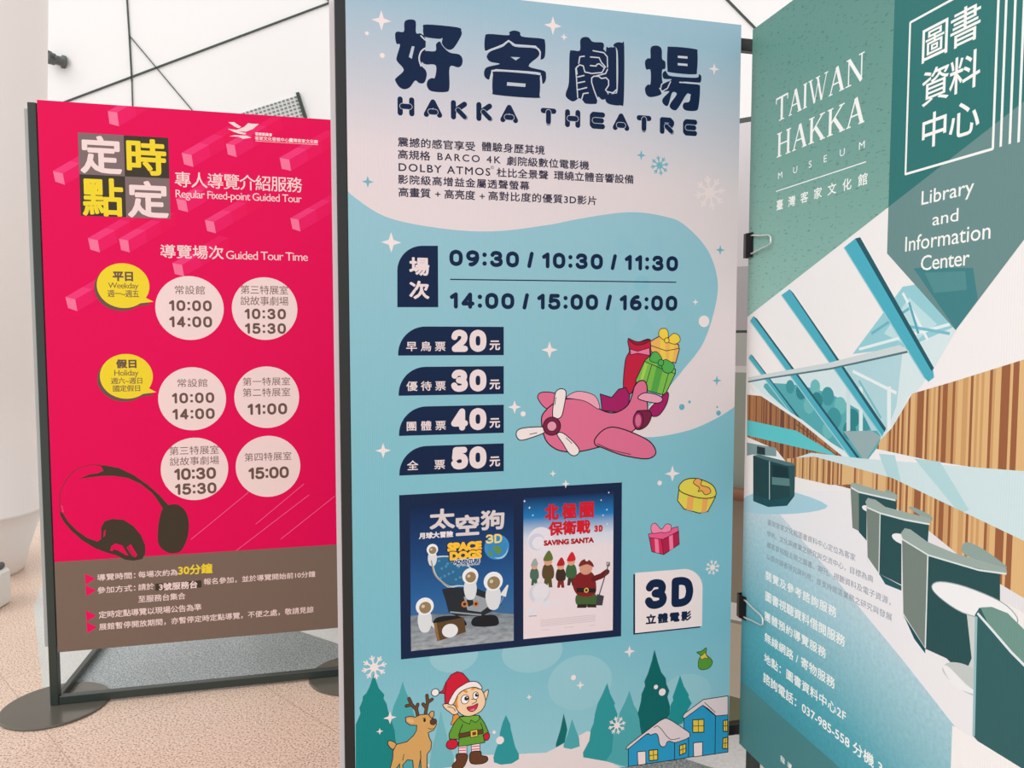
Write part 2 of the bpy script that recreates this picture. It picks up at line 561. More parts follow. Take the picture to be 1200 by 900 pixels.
g_beige = granite('beige_granite', (224,198,178), (134,98,84), (246,230,216), 170, (0.75, 0.62))
g_grey = granite('grey_floor_tone', (158,168,170), (84,94,98), (210,216,216), 170)  # greyer speckle for the floor zone behind the stands
g_reflection = granite('pale_floor_reflection', (206,206,202), (176,176,172), (226,226,224), 240)  # window reflection on the polished floor, put into the base colour
g_white = granite('white_floor_tone', (240,241,240), (228,230,230), (248,248,248), 90)  # near-white tone for the floor strip along the partition

def floor_poly(name, pts, z, m):
    n = len(pts)
    vs = [(x, y, z) for x, y in pts] + [(x, y, -0.05) for x, y in pts]
    tri = [tuple(t) for t in tessellate_polygon([[Vector((x, y, 0)) for x, y in pts]])]
    o = MB(); o._add(vs, tri + [tuple(n+k for k in t[::-1]) for t in tri] + [(i, (i+1) % n, n+(i+1) % n, n+i) for i in range(n)])
    return structure(o.build(name, m))
floor_poly('floor', [(-7, -3), (5, -3), (5, 6.0), (-7, 6.0)], 0.0, g_beige)
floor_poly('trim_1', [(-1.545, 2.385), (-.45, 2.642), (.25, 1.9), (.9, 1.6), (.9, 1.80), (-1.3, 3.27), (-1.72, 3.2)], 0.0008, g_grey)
floor_poly('trim_2', [(-1.3, 3.272), (.9, 1.802), (1.25, 1.83), (-1.25, 3.474)], 0.0012, g_white)
floor_poly('trim_3', [(-2.9, 4.6), (-2.2, 3.27), (-1.66, 2.5), (-1.555, 2.40), (-1.73, 3.2), (-1.95, 3.9), (-2.1, 4.6)], 0.0006, g_reflection)  # painted reflection: a paler patch laid over the beige floor

m_wall = mat('white_wall_panel', (238,238,238), 0.4, 0.3)
m_seam = mat('dark_panel_joint', (62,74,68), 0.5)
m_col = mat('white_column_paint', (232,226,222), 0.35)
b = MB(); b.box(-7, 5, 5.9, 6.0, 0, 5.2)
structure(b.build('wall_back', m_wall))

def wall_pt(x, y, Y=5.9):
    # pixel of the reference -> point on the upright wall at distance Y
    v = Vector(((x-600)/850.35, 1.0, -(y-450)/850.35))
    c, s_ = math.cos(0.059), math.sin(0.059)
    d = Vector((v.x, c + v.z*s_, -s_ + v.z*c))
    d *= Y/d.y
    return Vector((d.x, Y, d.z + 1.225))
def seam(p, q, w):
    a, d = wall_pt(*p), wall_pt(*q)
    e = (d-a).normalized(); n = Vector((-e.z, 0, e.x))*w*.34
    f = Vector((0, -0.012, 0))
    vs = [a+n, d+n, d-n, a-n, a+n+f, d+n+f, d-n+f, a-n+f]
    m = MB(); m._add(vs, [(0,1,2,3),(7,6,5,4),(0,4,5,1),(1,5,6,2),(2,6,7,3),(3,7,4,0)])
    structure(m.build('trim_%d' % seam.n, m_seam)); seam.n += 1
seam.n = 4
seam((60, 126), (388, 3), 0.017)
seam((388, 3), (640, -92), 0.017)
seam((148, -20), (152, 42), 0.013)
seam((152, 42), (155, 96), 0.013)
seam((155, 96), (156.5, 150), 0.007)
seam((152, 42), (232, 137), 0.009)
seam((376, -8), (420, 37), 0.012)
seam((838, -14), (905, 54), 0.022)
seam((20, 574), (60, 574), 0.02)

# round column on the left
b = MB()
b.lathe([(0.235, 0), (0.245, 0.02), (0.27, 0.12), (0.315, 0.26), (0.335, 0.325), (0.345, 0.33), (0.345, 0.345), (0.338, 0.35), (0.338, 1.0), (0.338, 3.0), (0.338, 5.0)], 72, -2.85, 3.75)
b.v = [(x + max(0, z-.35)*.047, y, z) for x, y, z in b.v]      # the column leans outwards
structure(b.build('column', m_col, smooth=True))

# oblique partition wall behind the stands: bands of panels over a stone base
P0, P1 = Vector((1.25, 1.839)), Vector((-1.25, 3.483))
pd = (P1-P0).normalized(); pn = Vector((pd.y, -pd.x))
if pn.y < 0: pn = -pn                       # away from the camera
bands = [(0, .116, (112,112,84)), (.116, .35, (196,184,164)), (.35, .36, (150,140,126)), (.36, .415, (230,226,220)),
         (.415, .76, (150,140,122)), (.76, 1.13, (150,160,148)), (1.13, 1.15, (208,208,206)), (1.15, 1.25, (176,178,174)),
         (1.25, 1.258, (60,70,64)), (1.258, 1.45, (176,174,176)), (1.45, 1.875, (214,212,216)), (1.875, 1.89, (70,80,74))]
b = MB(); pm = []
for k, (z0, z1, c) in enumerate(bands):
    b.k = k; pm.append(mat('partition_panel_%d' % k, c, 0.35))
    vs = []
    for z in (z0, z1):
        for q in (P0, P1, P1+pn*.08, P0+pn*.08): vs.append((q.x, q.y, z))
    b._add(vs, [(0,1,5,4),(1,2,6,5),(2,3,7,6),(3,0,4,7)] + ([(4,5,6,7)] if k == len(bands)-1 else []) + ([(3,2,1,0)] if k == 0 else []))
structure(b.build('wall_right', pm))
rail = thing('handrail', 'brown wooden handrail along the partition between the blue poster and the library banner', 'handrail', ((P0.x+P1.x)/2, (P0.y+P1.y)/2, 0))
off = -pn*0.045
ctr = (P0+P1)/2
A_, B_ = P0-ctr+off, P1-ctr+off
MB().tube([(A_.x, A_.y, .765), (B_.x, B_.y, .765)], .02, 14).build('rail', mat('rail_wood', (142,98,72), .4), rail, smooth=True)
for t in (.1, .5, .9):
    q = A_.lerp(B_, t); w_ = q + pn*.046
    MB().tube([(q.x, q.y, .75), (w_.x, w_.y, .73)], .007, 8).build('bracket', mat('rail_steel', (120,122,124), .35, .5, .6), rail, smooth=True)

# small fitting and ventilation louvre on the back wall
m_fit = mat('fitting_grey', (92,98,98), .45)
c0 = wall_pt(76, 73, 5.9)
fit = thing('wall_fitting', 'small dark grey round fitting on the white wall beside the column', 'fitting', c0)
MB().lathe([(.05, 0), (.05, .02), (.035, .025), (.035, .07), (.045, .075), (.045, .12), (.03, .13)], 24).build('body', m_fit, fit, smooth=True).rotation_euler = (math.radians(90), 0, math.radians(-38))
for k in range(3):
    o = MB().lathe([(.012, 0), (.012, .05), (.006, .055)], 10).build('bolt', m_fit, fit, smooth=True)
    o.rotation_euler = (math.radians(70), 0, math.radians(-60+20*k)); o.location = (-.04+.04*k, -.1, .03-.03*k)
c0 = wall_pt(354, 124, 5.9)
vent = thing('wall_vent', 'slotted white ventilation louvre with dark end bar above the red board', 'vent', c0)
ang = math.radians(17)
def slanted(o):
    o.rotation_euler = (0, -ang, 0); return o
MB().box(-.012, .012, -.03, 0, -.10, .10).build('end_bar', mat('vent_dark', (52,66,58), .5), vent).rotation_euler = (0, math.radians(-17), 0)
m_vent = mat('vent_white', (200,204,202), .5); m_slot = mat('vent_slot', (128,136,134), .6)
slanted(MB().box(-.75, -.012, -.012, 0, -.085, .085).build('back_plate', mat('vent_plate', (222,224,224), .5), vent))
for k in range(6):
    z = -.072 + k*.029
    m = MB()
    for j in range(22): m.box(-.74+j*.0335, -.74+j*.0335+.02, -.022, -.010, z-.004, z+.004)
    slanted(m.build('slat', m_slot, vent))

# small white box beside the column foot
sb = thing('socket_box', 'small white box on the floor at the left foot of the column', 'box', (-2.43, 3.25, 0), .1)
MB().box(-.09, .09, -.09, .09, 0, .17, .012).build('body', mat('socket_white', (226,222,216), .5), sb)
MB().box(-.075, .075, -.075, .075, .17, .2, .008).build('lid', mat('socket_lid', (84,88,86), .5), sb)

# ------------------------------------------------------------------ display stands
m_frame = mat('dark_painted_steel', (44,54,50), .35, .5)
m_black = mat('black_painted_steel', (22,24,24), .35, .5)
m_base = mat('base_plate_steel', (98,95,86), .22, .5, .2)
m_edge = mat('foam_board_edge', (232,226,230), .6)

def panel(name, root, w, z0, z1, front, y0=0.0, x0=0.0, t=.005, back=None):
    """board sheet: printed front face, white core edge"""
    b = MB(); b.k = 1
    b.box(x0, x0+w, y0, y0+t, z0, z1)
    b.i[2] = 0
    return b.build(name, [front, m_edge], root)

def base_disc(root, x, y=.02):
    b = MB(); b.lathe([(.158, 0), (.162, .002), (.162, .006), (.158, .008)], 64, x, y)
    b.build('base_plate', m_base, root, smooth=False)

def stand(label, loc, rz, xs, m, zt, foot, post_w=.026, xr=None, low=None, discs=True, depth=.0335, plates=2):
    root = thing('display_stand', label, 'display stand', (loc[0], loc[1], 0), rz)
    for k, x in enumerate(xs):
        MB().box(x, x+post_w, .05 if plates < 2 and k else .0065, depth, .008, zt, .002).build('post', m, root)
        if k < plates: base_disc(root, x+post_w/2)
    MB().box(xs[0]+post_w, (xr or xs[1]), (.05 if low else .008), (.07 if low else .032), zt-.03, zt, .002).build('top_bar', m, root)
    if foot: MB().box(xs[0]+post_w, xs[1], .008, .032, .008, .036, .002).build('bottom_bar', m, root)
    if low: MB().box(xs[0]+post_w, low[0], .05, .07, low[1], low[1]+.03, .002).build('cross_bar', m, root)
    return root

# ================================================================== LEFT BOARD (red, guided tours)
LW, LZ0, LZ1 = .9069, .1913, 1.9913
L = Sheet([(43.21,116.82),(387.61,140.24),(396.14,735.58),(67.63,764.48)], LW, LZ0, LZ1, 'board', 1e-5)
PINK = (226,0,84); TAUPE = (122,104,92); CREAM = (240,216,214); YEL = (238,212,48); DKB = (64,56,46)
BRN = (108,84,74)
red = stand('red and taupe guided tour notice on a dark steel stand with round foot plates', (-1.5111,2.3569), .2318, (-.031, .95), m_frame, 1.985, True)
MB().box(-.026, -.006, .034, .55, .008, .03, .002).build('foot_bar', m_frame, red)
panel('rear_panel', red, .95, LZ0+.01, LZ1-.02, mat('rear_panel_grey', (176,180,180), .5), .034, -.05)
pl = panel('poster_panel', red, LW, LZ0, LZ1, ink(PINK, 'board'))

faces = [((310,65),(345,70),(352,122),(316,112)), ((103,290),(140,300),(148,342),(112,330)), ((588,222),(625,230),(632,275),(597,265)),
         ((755,188),(787,193),(795,238),(762,228)), ((957,240),(993,248),(1000,290),(965,282)), ((567,395),(604,402),(612,445),(576,436)),
         ((675,475),(709,482),(717,525),(684,516)), ((997,468),(1028,474),(1035,518),(1005,508)), ((235,543),(272,552),(280,597),(244,586)),
         ((352,545),(386,552),(392,597),(360,588)), ((553,637),(589,644),(597,687),(562,678)), ((150,765),(187,774),(195,818),(160,806))]
for f in faces:
    a = Art(L, 'printed_bar').crop(30, 110, 3.2135)
    d = (185, -108)
    for k, (t0, t1, c1, c2) in enumerate(((0,.35,(238,58,122),(231,24,98)), (.35,.65,(234,40,108),(230,14,90)), (.65,.95,(231,22,94),(229,6,83)))):
        sh = lambda p, t: (p[0]+d[0]*t, p[1]+d[1]*t)
        a.poly(c1, [sh(f[0],t0), sh(f[1],t0), sh(f[1],t1), sh(f[0],t1)], new=(k == 0))
        a.poly(c2, [sh(f[1],t0), sh(f[2],t0), sh(f[2],t1), sh(f[1],t1)], new=False)
    a.poly((242,118,156), list(f)); a.build(pl)
for p, q in (((560,280),(728,142)), ((750,235),(890,118)), ((692,313),(905,150)), ((823,279),(980,154)), ((726.5,138.7),(855.5,30))):
    a = Art(L, 'printed_streak').crop(0, 520, 2.5); a.line((240,104,150), [p, q], 1.6); a.build(pl)

a = Art(L, 'footer_band').crop(0, 520, 2.5)
u0, u1 = L.uv(66, 658.8)[1], L.uv(394, 638)[1]; vz = (u0+u1)/2
a._put([(0, LZ0), (LW, LZ0), (LW, vz), (0, vz)], [(0,1,2,3)], TAUPE)
for x, y in ((248,380), (250,414), (251,488), (253,522)): a.poly((232,12,92), [(x,y),(x+32,y+15),(x+3,y+33)])
a.crop(80, 640, 7.5)
a.text(CREAM, '導覽時間：', 255, 247, 306, 590, .012); a.text(CREAM, '每場次約為', 615, 222, 280, 960, .012)
a.text(YEL, '30分鐘', 965, 168, 258, 1268, .03, nd=6)
a.text(CREAM, '參加方式：', 255, 359, 418, 590, .012); a.text(CREAM, '請於', 615, 332, 390, 755, .012)
a.poly(DKB, [(765,330),(1170,300),(1172,362),(767,392)]); a.text(CREAM, '3號服務台', 798, 326, 392, 1135, .03)
a.text(CREAM, '至服務台集合', 615, 436, 497, 1030, .012)
a.text(CREAM, '定時定點導覽以現場公告為準', 268, 573, 636, 1170, .012)
a.crop(230, 640, 7.06); a.text(CREAM, '報名參加，並於導覽開始前10分鐘', 62, 268, 322, 985, .012)
a.crop(0, 0, 1); a.text(CREAM, '展館暫停開放期間，亦暫停定時定點導覽，不便之處，敬請見諒', 116, 730.6, 738.8, 367.4, .012)
a.build(pl)

a = Art(L, 'title_tiles')
A0, A1 = L.uv(91.3,155.2), L.uv(199.8,256.4)
um, vm = (A0[0]+A1[0])/2, (A0[1]+A1[1])/2
for (p, q, c) in (((A0[0],A0[1]),(um,vm),(126,108,108)), ((um,A0[1]),(A1[0],vm),DKB), ((A0[0],vm),(um,A1[1]),DKB), ((um,vm),(A1[0],A1[1]),(126,108,108))):
    a._put([(p[0],q[1]),(q[0],q[1]),(q[0],p[1]),(p[0],p[1])], [(0,1,2,3)], c, False)
a.crop(30, 110, 3.2135)
a.text(CREAM, '定', 205, 153, 298, 362, .028, nd=6); a.text(YEL, '時', 380, 165, 303, 530, .028, nd=6)
a.text(YEL, '點', 213, 313, 458, 368, .024, nd=6); a.text(CREAM, '定', 384, 324, 465, 538, .028, nd=6)
a.build(pl)

a = Art(L, 'heading_lettering').crop(30, 110, 3.2135)
a.text(CREAM, '專人導覽介紹服務', 562, 291, 350, 1042, .006)
a.text(CREAM, 'Regular Fixed-point Guided Tour', 565, 360, 399, 1040, 0, lim=1.4)
a.build(pl); a = Art(L, 'subheading_lettering').crop(30, 110, 3.2135)
a.text(CREAM, '導覽場次', 508, 566, 618, 746, .012); a.text(CREAM, 'Guided Tour Time', 755, 590, 622, 1063, 0, lim=1.4)
a.build(pl)

a = Art(L, 'emblem').crop(250, 130, 8.571)
a.poly(CREAM, [(150,112),(208,112),(280,160),(252,172),(215,158)], line=None)
a.poly(CREAM, [(145,178),(235,190),(310,160),(350,122),(385,128),(458,130),(400,180),(330,208),(250,205),(330,222),(322,236),(260,228),(200,208)])
a.poly(CREAM, [(160,255),(215,242),(330,248),(385,268),(300,280),(250,258)])
a.text(CREAM, '客家委員會', 420, 212, 246, 592, .04)
a.text(CREAM, '客家文化發展中心臺灣客家文化館', 418, 252, 292, 1050, .02)
a.line(CREAM, [(425,302),(1050,340)], 4)
a.build(pl)

def balloon(name, c, tail, lines):
    a = Art(L, name)
    sh = lambda p: (p[0]-3, p[1]+3.4)
    for col, g in ((BRN, sh), (YEL, lambda p: p)):
        a.disc(col, g(c), 26.2, sx=1.08)
        a.poly(col, [g((c[0]+24, c[1]+13)), g(tail), g((c[0]+16, c[1]+21))], new=False)
    for t, xl, yt, yb, xr, bo in lines: a.text(BRN, t, xl, yt, yb, xr, bo)
    a.build(pl)
balloon('weekday_balloon', (144.5,334.7), (180,353.6), [('平日',132,318,329.3,156,.05), ('Weekday',126.8,331,339.6,162.3,.0), ('週一~週五',126,339.8,348,163,.01)])
balloon('holiday_balloon', (148.3,441), (183.4,459.5), [('假日',136,421,431.6,160,.05), ('Holiday',134,433.6,442.4,162.4,.0), ('週六~週日',130,442.6,450,166.6,.01), ('國定假日',132.4,451.4,459,164.2,.01)])

circ = [((222.5,361),37.4,[('常設館',205,334.4,344.6,240),('10:00',198,351.5,364.4,248),('14:00',198.2,370.4,383.6,248.5)]),
        ((310.5,361.7),36.6,[('第三特展室',281.8,334,344.4,337.6),('說故事劇場',281.8,347,357.5,338),('10:30',286.6,361.4,374,335),('15:30',287,378.5,391.2,335)]),
        ((225.5,467.3),36.9,[('常設館',208,444,453.7,243),('10:00',201.4,460.4,473,251),('14:00',202,479,492,251.5)]),
        ((312.9,465.5),36,[('第一特展室',284.5,442.4,452,340),('第二特展室',284.5,455,465,340),('11:00',290,473,486.5,336.4)]),
        ((228.3,549.5),36.5,[('第三特展室',198.4,523.4,533.6,256.6),('說故事劇場',199,536,546,256.6),('10:30',204,549,563,253),('15:30',205,567,580.3,253.6)]),
        ((314.4,546.5),35.7,[('第四特展室',286.6,531,540.8,341.5),('15:00',291,548,562,338.4)])]
for c, r, ls in circ:
    a = Art(L, 'time_disc')
    a.disc(CREAM, c, r, sx=1.0)
    for t, xl, yt, yb, xr in ls:
        num = t[0].isdigit()
        if num: a.digits(BRN, t, xl, yt, yb, xr, .215, False, .74)
        else: a.text(BRN, t, xl, yt, yb, xr, .0)
    a.build(pl)

a = Art(L, 'headphones').crop(50, 530, 6)
HP = (66,56,44)
a.line(HP, [(122,420),(122,300),(140,240),(180,175),(230,125),(290,98),(360,84),(400,86)], 4, smooth=True)
a.poly(HP, [(370,90),(440,92),(540,112),(640,160),(740,230),(820,300),(860,345),(885,372),(850,402),(800,325),(770,285),(690,222),(600,180),(500,165),(420,165),(330,175),(255,187),(330,155),(385,148),(428,130),(412,100)])
a.poly(HP, [(845,395),(880,372),(940,366),(990,395),(1020,450),(1028,520),(1015,610),(975,690),(930,708),(880,705),(830,670),(810,620),(812,530),(825,450)], smooth=True)
a.poly(HP, [(120,415),(140,425),(180,490),(240,550),(310,600),(385,628),(410,610),(412,560),(410,530),(435,485),(490,468),(570,475),(640,520),(690,580),(720,650),(722,710),(700,750),(640,762),(580,755),(520,725),(450,705),(370,675),(280,620),(200,550),(150,490),(125,445)])
a.poly(PINK, [(482,660),(512,640),(560,655),(580,690),(605,725),(580,720),(530,690),(500,680),(490,695),(475,690)])
a.poly(PINK, [(590,670),(620,645),(640,680),(665,720),(655,738),(630,730)])
a.line(HP, [(600,665),(620,700),(640,730)], 5)
a.poly(PINK, [(428,600),(430,560),(442,540),(440,580)])
a.poly((236,60,112), [(128,372),(138,372),(150,420),(140,424)])
a.build(pl)

# ================================================================== CENTRE BOARD (blue, theatre)
CW, CZ0, CZ1 = .9261, .1818, 1.9818
Cs = Sheet([(404.47,-23.21),(868.87,29.24),(853.32,881.21),(417.10,944.81)], CW, CZ0, CZ1, 'fluted', 1e-5)
NAVY = (12,34,68); PALE = (228,212,214); WH = (236,222,222); OUT = (24,24,34)
TEALS = (122,180,196)
blue = stand('light blue theatre timetable poster with a pink plane, on a black steel stand', (-.3506,1.5715), .2353, (-.023, 1.026), m_black, 1.975, False, .024, 1.026, (1.026, .192), depth=.075, plates=1)
panel('rear_panel', blue, .92, CZ0, CZ1-.01, m_edge, .0755, -.034)
f_top = ink_ramp('print_top_gradient', [(0, (224,212,214)), (.42, (222,210,214)), (.72, (190,196,208)), (1, (152,186,204))], 'Z', 1.40, 1.98, 'fluted', diag=.07)
pc = panel('poster_panel', blue, CW, CZ0, CZ1, f_top)

a = Art(Cs, 'background_print')
f_blue = ink_ramp('print_blue_gradient', [(0, (150,200,212)), (.25, (120,184,200)), (.55, (126,186,200)), (1, (148,192,206))], 'Z', .18, 1.55, 'fluted')
wave = smooth_loop([(406,224),(452,254),(520,268),(580,271),(640,264),(676,257),(720,250),(750,249),(780,254),(800,262),(826,288),(839,318),(840,350),(825,400),(800,434),(776,462),(748,486),(728,502),(744,510),(768,512),(808,504),(840,490),(862,476)], 6, False)
Lp = [Cs.uv(*p) for p in wave]
Lp[0] = (0.0, Lp[0][1]); Lp[-1] = (CW, Lp[-1][1])
a.loops(f_blue, [Lp + [(CW, CZ0), (0, CZ0)]])
a.crop(400, 250, 2.5)
for k in range(8):
    t = math.pi/4*k + .35
    a.disc((142,190,206), (880+95*math.cos(t), 205+95*math.sin(t)), 62, sx=.40, rot=-t+math.pi/2)
a.disc((133,189,204), (880,205), 24)
a.crop(400, 720, 2.5)
for p, r, sx_ in (((560,110),60,1.5), ((700,200),80,1.2), ((1010,230),55,1.4), ((330,120),50,1.4)): a.disc((146,196,208), p, r, sx=sx_)
a.build(pc)

# title lettering, traced stroke by stroke
HL = (200,204,214)
a = Art(Cs, 'title_lettering').crop(440, 10, 5.625)
hao1 = [(190,100),(202,78),(240,72),(266,88),(268,160),(300,165),(328,195),(330,260),(320,325),(300,370),(330,405),(338,440),(322,488),(290,492),(262,475),(228,518),(190,532),(155,515),(130,472),(142,452),(187,405),(145,350),(140,320),(162,240),(138,230),(130,170),(145,152),(187,152)]
a.poly(NAVY, hao1, True, holes=[[(240,248),(258,250),(240,332),(220,318)]])
a.poly(NAVY, [(315,130),(335,105),(540,124),(566,148),(565,180),(520,255),(490,272),(460,260),(438,228),(442,195),(420,200),(330,188),(316,165)], True)
a.poly(NAVY, [(302,305),(322,280),(395,280),(400,235),(425,218),(445,250),(490,290),(550,302),(573,330),(570,370),(545,388),(490,385),(488,520),(465,550),(370,545),(340,512),(345,475),(370,458),(392,455),(398,375),(330,368),(304,345)], True)
a.line(HL, [(300,378),(288,330),(300,285),(328,262)], 10, smooth=True); a.line(HL, [(300,180),(325,205),(350,215)], 9)
a.poly(NAVY, [(722,275),(722,190),(745,168),(875,176),(882,156),(915,145),(952,156),(968,185),(1095,198),(1118,220),(1118,310),(1100,335),(1085,330),(1090,290),(1060,255),(920,240),(875,212),(840,235),(760,265)], True)
a.poly(NAVY, [(735,310),(760,282),(840,252),(880,222),(920,252),(1050,262),(1080,292),(1070,320),(1010,380),(1110,410),(1125,440),(1120,480),(1100,495),(1090,440),(1060,418),(790,402),(765,425),(750,468),(720,450),(718,410),(740,385),(820,365),(760,352),(738,330)], True, holes=[[(890,318),(955,322),(925,342)]])
a.line(HL, [(722,288),(840,240),(878,212),(920,240),(1055,250),(1086,285),(1084,330)], 10)
a.line(HL, [(755,470),(768,420),(795,404),(1062,424),(1090,445),(1095,490)], 10)
a.poly(NAVY, [(775,438),(798,415),(1062,436),(1084,458),(1082,568),(1060,590),(800,570),(772,545)], True, holes=[[(868,485),(990,495),(988,517),(866,508)]])
a.crop(640, 20, 5.625)
a.poly(NAVY, [(155,240),(175,220),(222,220),(225,155),(245,133),(280,135),(308,163),(370,168),(382,190),(378,212),(395,230),(405,260),(405,330),(400,380),(415,420),(410,470),(400,530),(370,545),(342,525),(335,565),(320,573),(260,570),(240,548),(215,535),(195,550),(170,555),(135,530),(130,500),(150,430)], True)
a.poly(NAVY, [(395,222),(412,202),(440,200),(462,222),(464,470),(440,498),(408,492)], True)
a.poly(NAVY, [(443,190),(465,168),(500,170),(515,195),(512,550),(490,582),(420,575),(392,552),(400,512),(450,505),(472,475),(472,230)], True)
for ln in ([(215,305),(222,262),(252,258)], [(292,263),(350,268),(365,300),(392,330)], [(310,222),(380,235),(403,262),(405,330)],
           [(245,322),(255,362),(300,372),(368,366),(385,335),(350,308),(335,312),(330,323),(292,320)], [(205,375),(198,335),(220,315),(245,322)],
           [(208,395),(250,385)], [(206,435),(255,425)], [(208,480),(268,465)], [(235,540),(245,505),(278,500)], [(405,345),(392,372),(330,388)],
           [(340,545),(315,480),(300,430),(300,402),(315,390),(345,390),(365,405),(395,400),(412,418),(412,450),(392,480),(408,500)], [(195,340),(200,400),(208,530)], [(467,220),(468,475),(440,500),(405,492)]):
    a.line(HL, ln, 8)
a.poly(NAVY, [(688,215),(700,192),(740,190),(762,215),(765,275),(785,295),(785,340),(765,350),(765,420),(775,440),(752,475),(758,510),(690,528),(660,510),(652,470),(670,445),(688,440),(688,350),(660,345),(652,295),(670,272),(688,270)], True)
a.poly(NAVY, [(800,215),(820,195),(978,210),(998,235),(995,352),(975,378),(820,365),(800,342)], True)
a.line(HL, [(868,262),(932,267)], 15, nd=0); a.line(HL, [(868,311),(932,316)], 15, nd=0)
a.poly(NAVY, [(770,368),(788,355),(800,375),(830,390),(990,400),(1005,378),(1022,388),(1020,425),(1000,432),(900,425),(1000,445),(1015,470),(1005,590),(985,618),(920,615),(900,590),(910,565),(940,560),(950,535),(945,510),(925,510),(870,600),(845,615),(818,598),(818,572),(855,520),(858,500),(830,500),(805,580),(780,580),(765,555),(775,530),(812,490),(772,490),(752,470),(762,445),(828,412),(780,408),(768,390)], True)
a.line(HL, [(880,430),(1000,440)], 8); a.line(HL, [(748,470),(765,490),(800,470),(820,425)], 7); a.line(HL, [(755,475),(760,445),(778,430)], 7)
a.line(HL, [(810,585),(818,555),(858,505)], 7); a.line(HL, [(890,600),(905,560),(940,555),(950,510)], 7)
# rounded english title
LET = {'H': [([(0,0),(0,1)],1), ([(1,0),(1,1)],1), ([(.2,.5),(.8,.5)],1)],
       'A': [([(0,0),(.5,1),(1,0)],1), ([(.32,.22),(.68,.22)],1)],
       'K': [([(0,0),(0,1)],1), ([(.95,.95),(.15,.45)],1), ([(.4,.5),(1,.02)],1)],
       'T': [([(0,1),(1,1)],1), ([(.5,0),(.5,.9)],1)],
       'E': [([(1,1),(.12,1),(0,.88),(0,.12),(.12,0),(1,0)],1), ([(.25,.5),(.95,.5)],1)],
       'R': [([(0,0),(0,1)],1), ([(0,1),(.8,1),(1,.82),(1,.68),(.85,.5),(.3,.5)],1), ([(.45,.45),(1,.0)],1)]}
CUT = {'H': [([(.2,.5),(.8,.5)],1)], 'A': [([(.32,.22),(.68,.22)],1)], 'K': [([(.4,.5),(.95,.05)],.9)], 'T': [([(.5,.1),(.5,.88)],1)], 'E': [([(.25,.5),(.9,.5)],1)], 'R': [([(.45,.45),(.95,.05)],.9)]}
lets = [(440,10,'H',145,257,578,712), (440,10,'A',318,440,594,722), (440,10,'K',497,608,602,738), (440,10,'K',665,773,615,748), (440,10,'A',823,940,630,757),
        (640,20,'T',-36,67,597,719), (640,20,'H',125,225,606,732), (640,20,'E',288,388,622,741), (640,20,'A',440,548,631,752), (640,20,'T',597,693,645,764), (640,20,'R',750,843,658,776), (640,20,'E',903,995,671,786)]
for ox, oy, ch, x0, x1, y0, y1 in lets:
    a.crop(ox, oy, 5.625)
    a.glyph(NAVY, LET[ch], x0, x1, y0, y1, 35)
    a.glyph((198,200,210), [(q, w*1.18) for q, w in CUT[ch]], x0, x1, y0, y1, 35)
    a.glyph(NAVY, CUT[ch], x0, x1, y0, y1, 35)
a.build(pc)

a = Art(Cs, 'feature_lettering').crop(450, 150, 6)
INK = (44,40,64)
a.text(INK, '震撼的感官享受', 97, 62, 130, 641, .018); a.text(INK, '體驗身歷其境', 688, 95, 162, 1130, .018)
a.text(INK, '高規格', 98, 150, 217, 326, .018); a.text(INK, 'BARCO 4K', 376, 174, 225, 820, .018)
a.text(INK, 'DOLBY ATMOS', 103, 246, 302, 748, .018); a.text(INK, '©', 750, 265, 288, 774, .0)
a.text(INK, '杜比全景聲', 792, 278, 344, 1155, .018)
a.text(INK, '影院級高增益金屬透聲螢幕', 99, 326, 393, 1023, .018)
a.text(INK, '高畫質', 102, 415, 483, 328, .018); a.text(INK, '+', 360, 448, 482, 397, .02); a.text(INK, '高亮度', 425, 430, 497, 641, .018); a.text(INK, '+', 673, 462, 498, 708, .02)
a.crop(580, 150, 6)
a.text(INK, '劇院級數位電影機', 83, 196, 262, 662, .018); a.text(INK, '環繞立體音響設備', 415, 298, 364, 975, .018)
a.text(INK, '高對比度的優質3D影片', -46, 442, 508, 714, .018)
a.build(pc)

a = Art(Cs, 'schedule_tab').crop(400, 250, 2.5)
a.poly(NAVY, [(164,275)]+[(164+73*(1-math.cos(t*math.pi/24)), 168-73*math.sin(t*math.pi/24)) for t in range(13)]+[(283,95),(284,275)])
a.text(PALE, '場', 199, 128, 182, 258, .035, nd=6); a.text(PALE, '次', 199, 197, 251, 258, .035, nd=6)
a.build(pc)
a = Art(Cs, 'schedule_lettering').crop(400, 250, 2.5)
a.digits(NAVY, '09:30 / 10:30 / 11:30', 317, 106, 154, 986, .25, True, .82)
a.line(NAVY, [(320,193.5),(980,202)], 3.5)
a.digits(NAVY, '14:00 / 15:00 / 16:00', 318, 231, 279, 984, .25, True, .82)
a.build(pc)

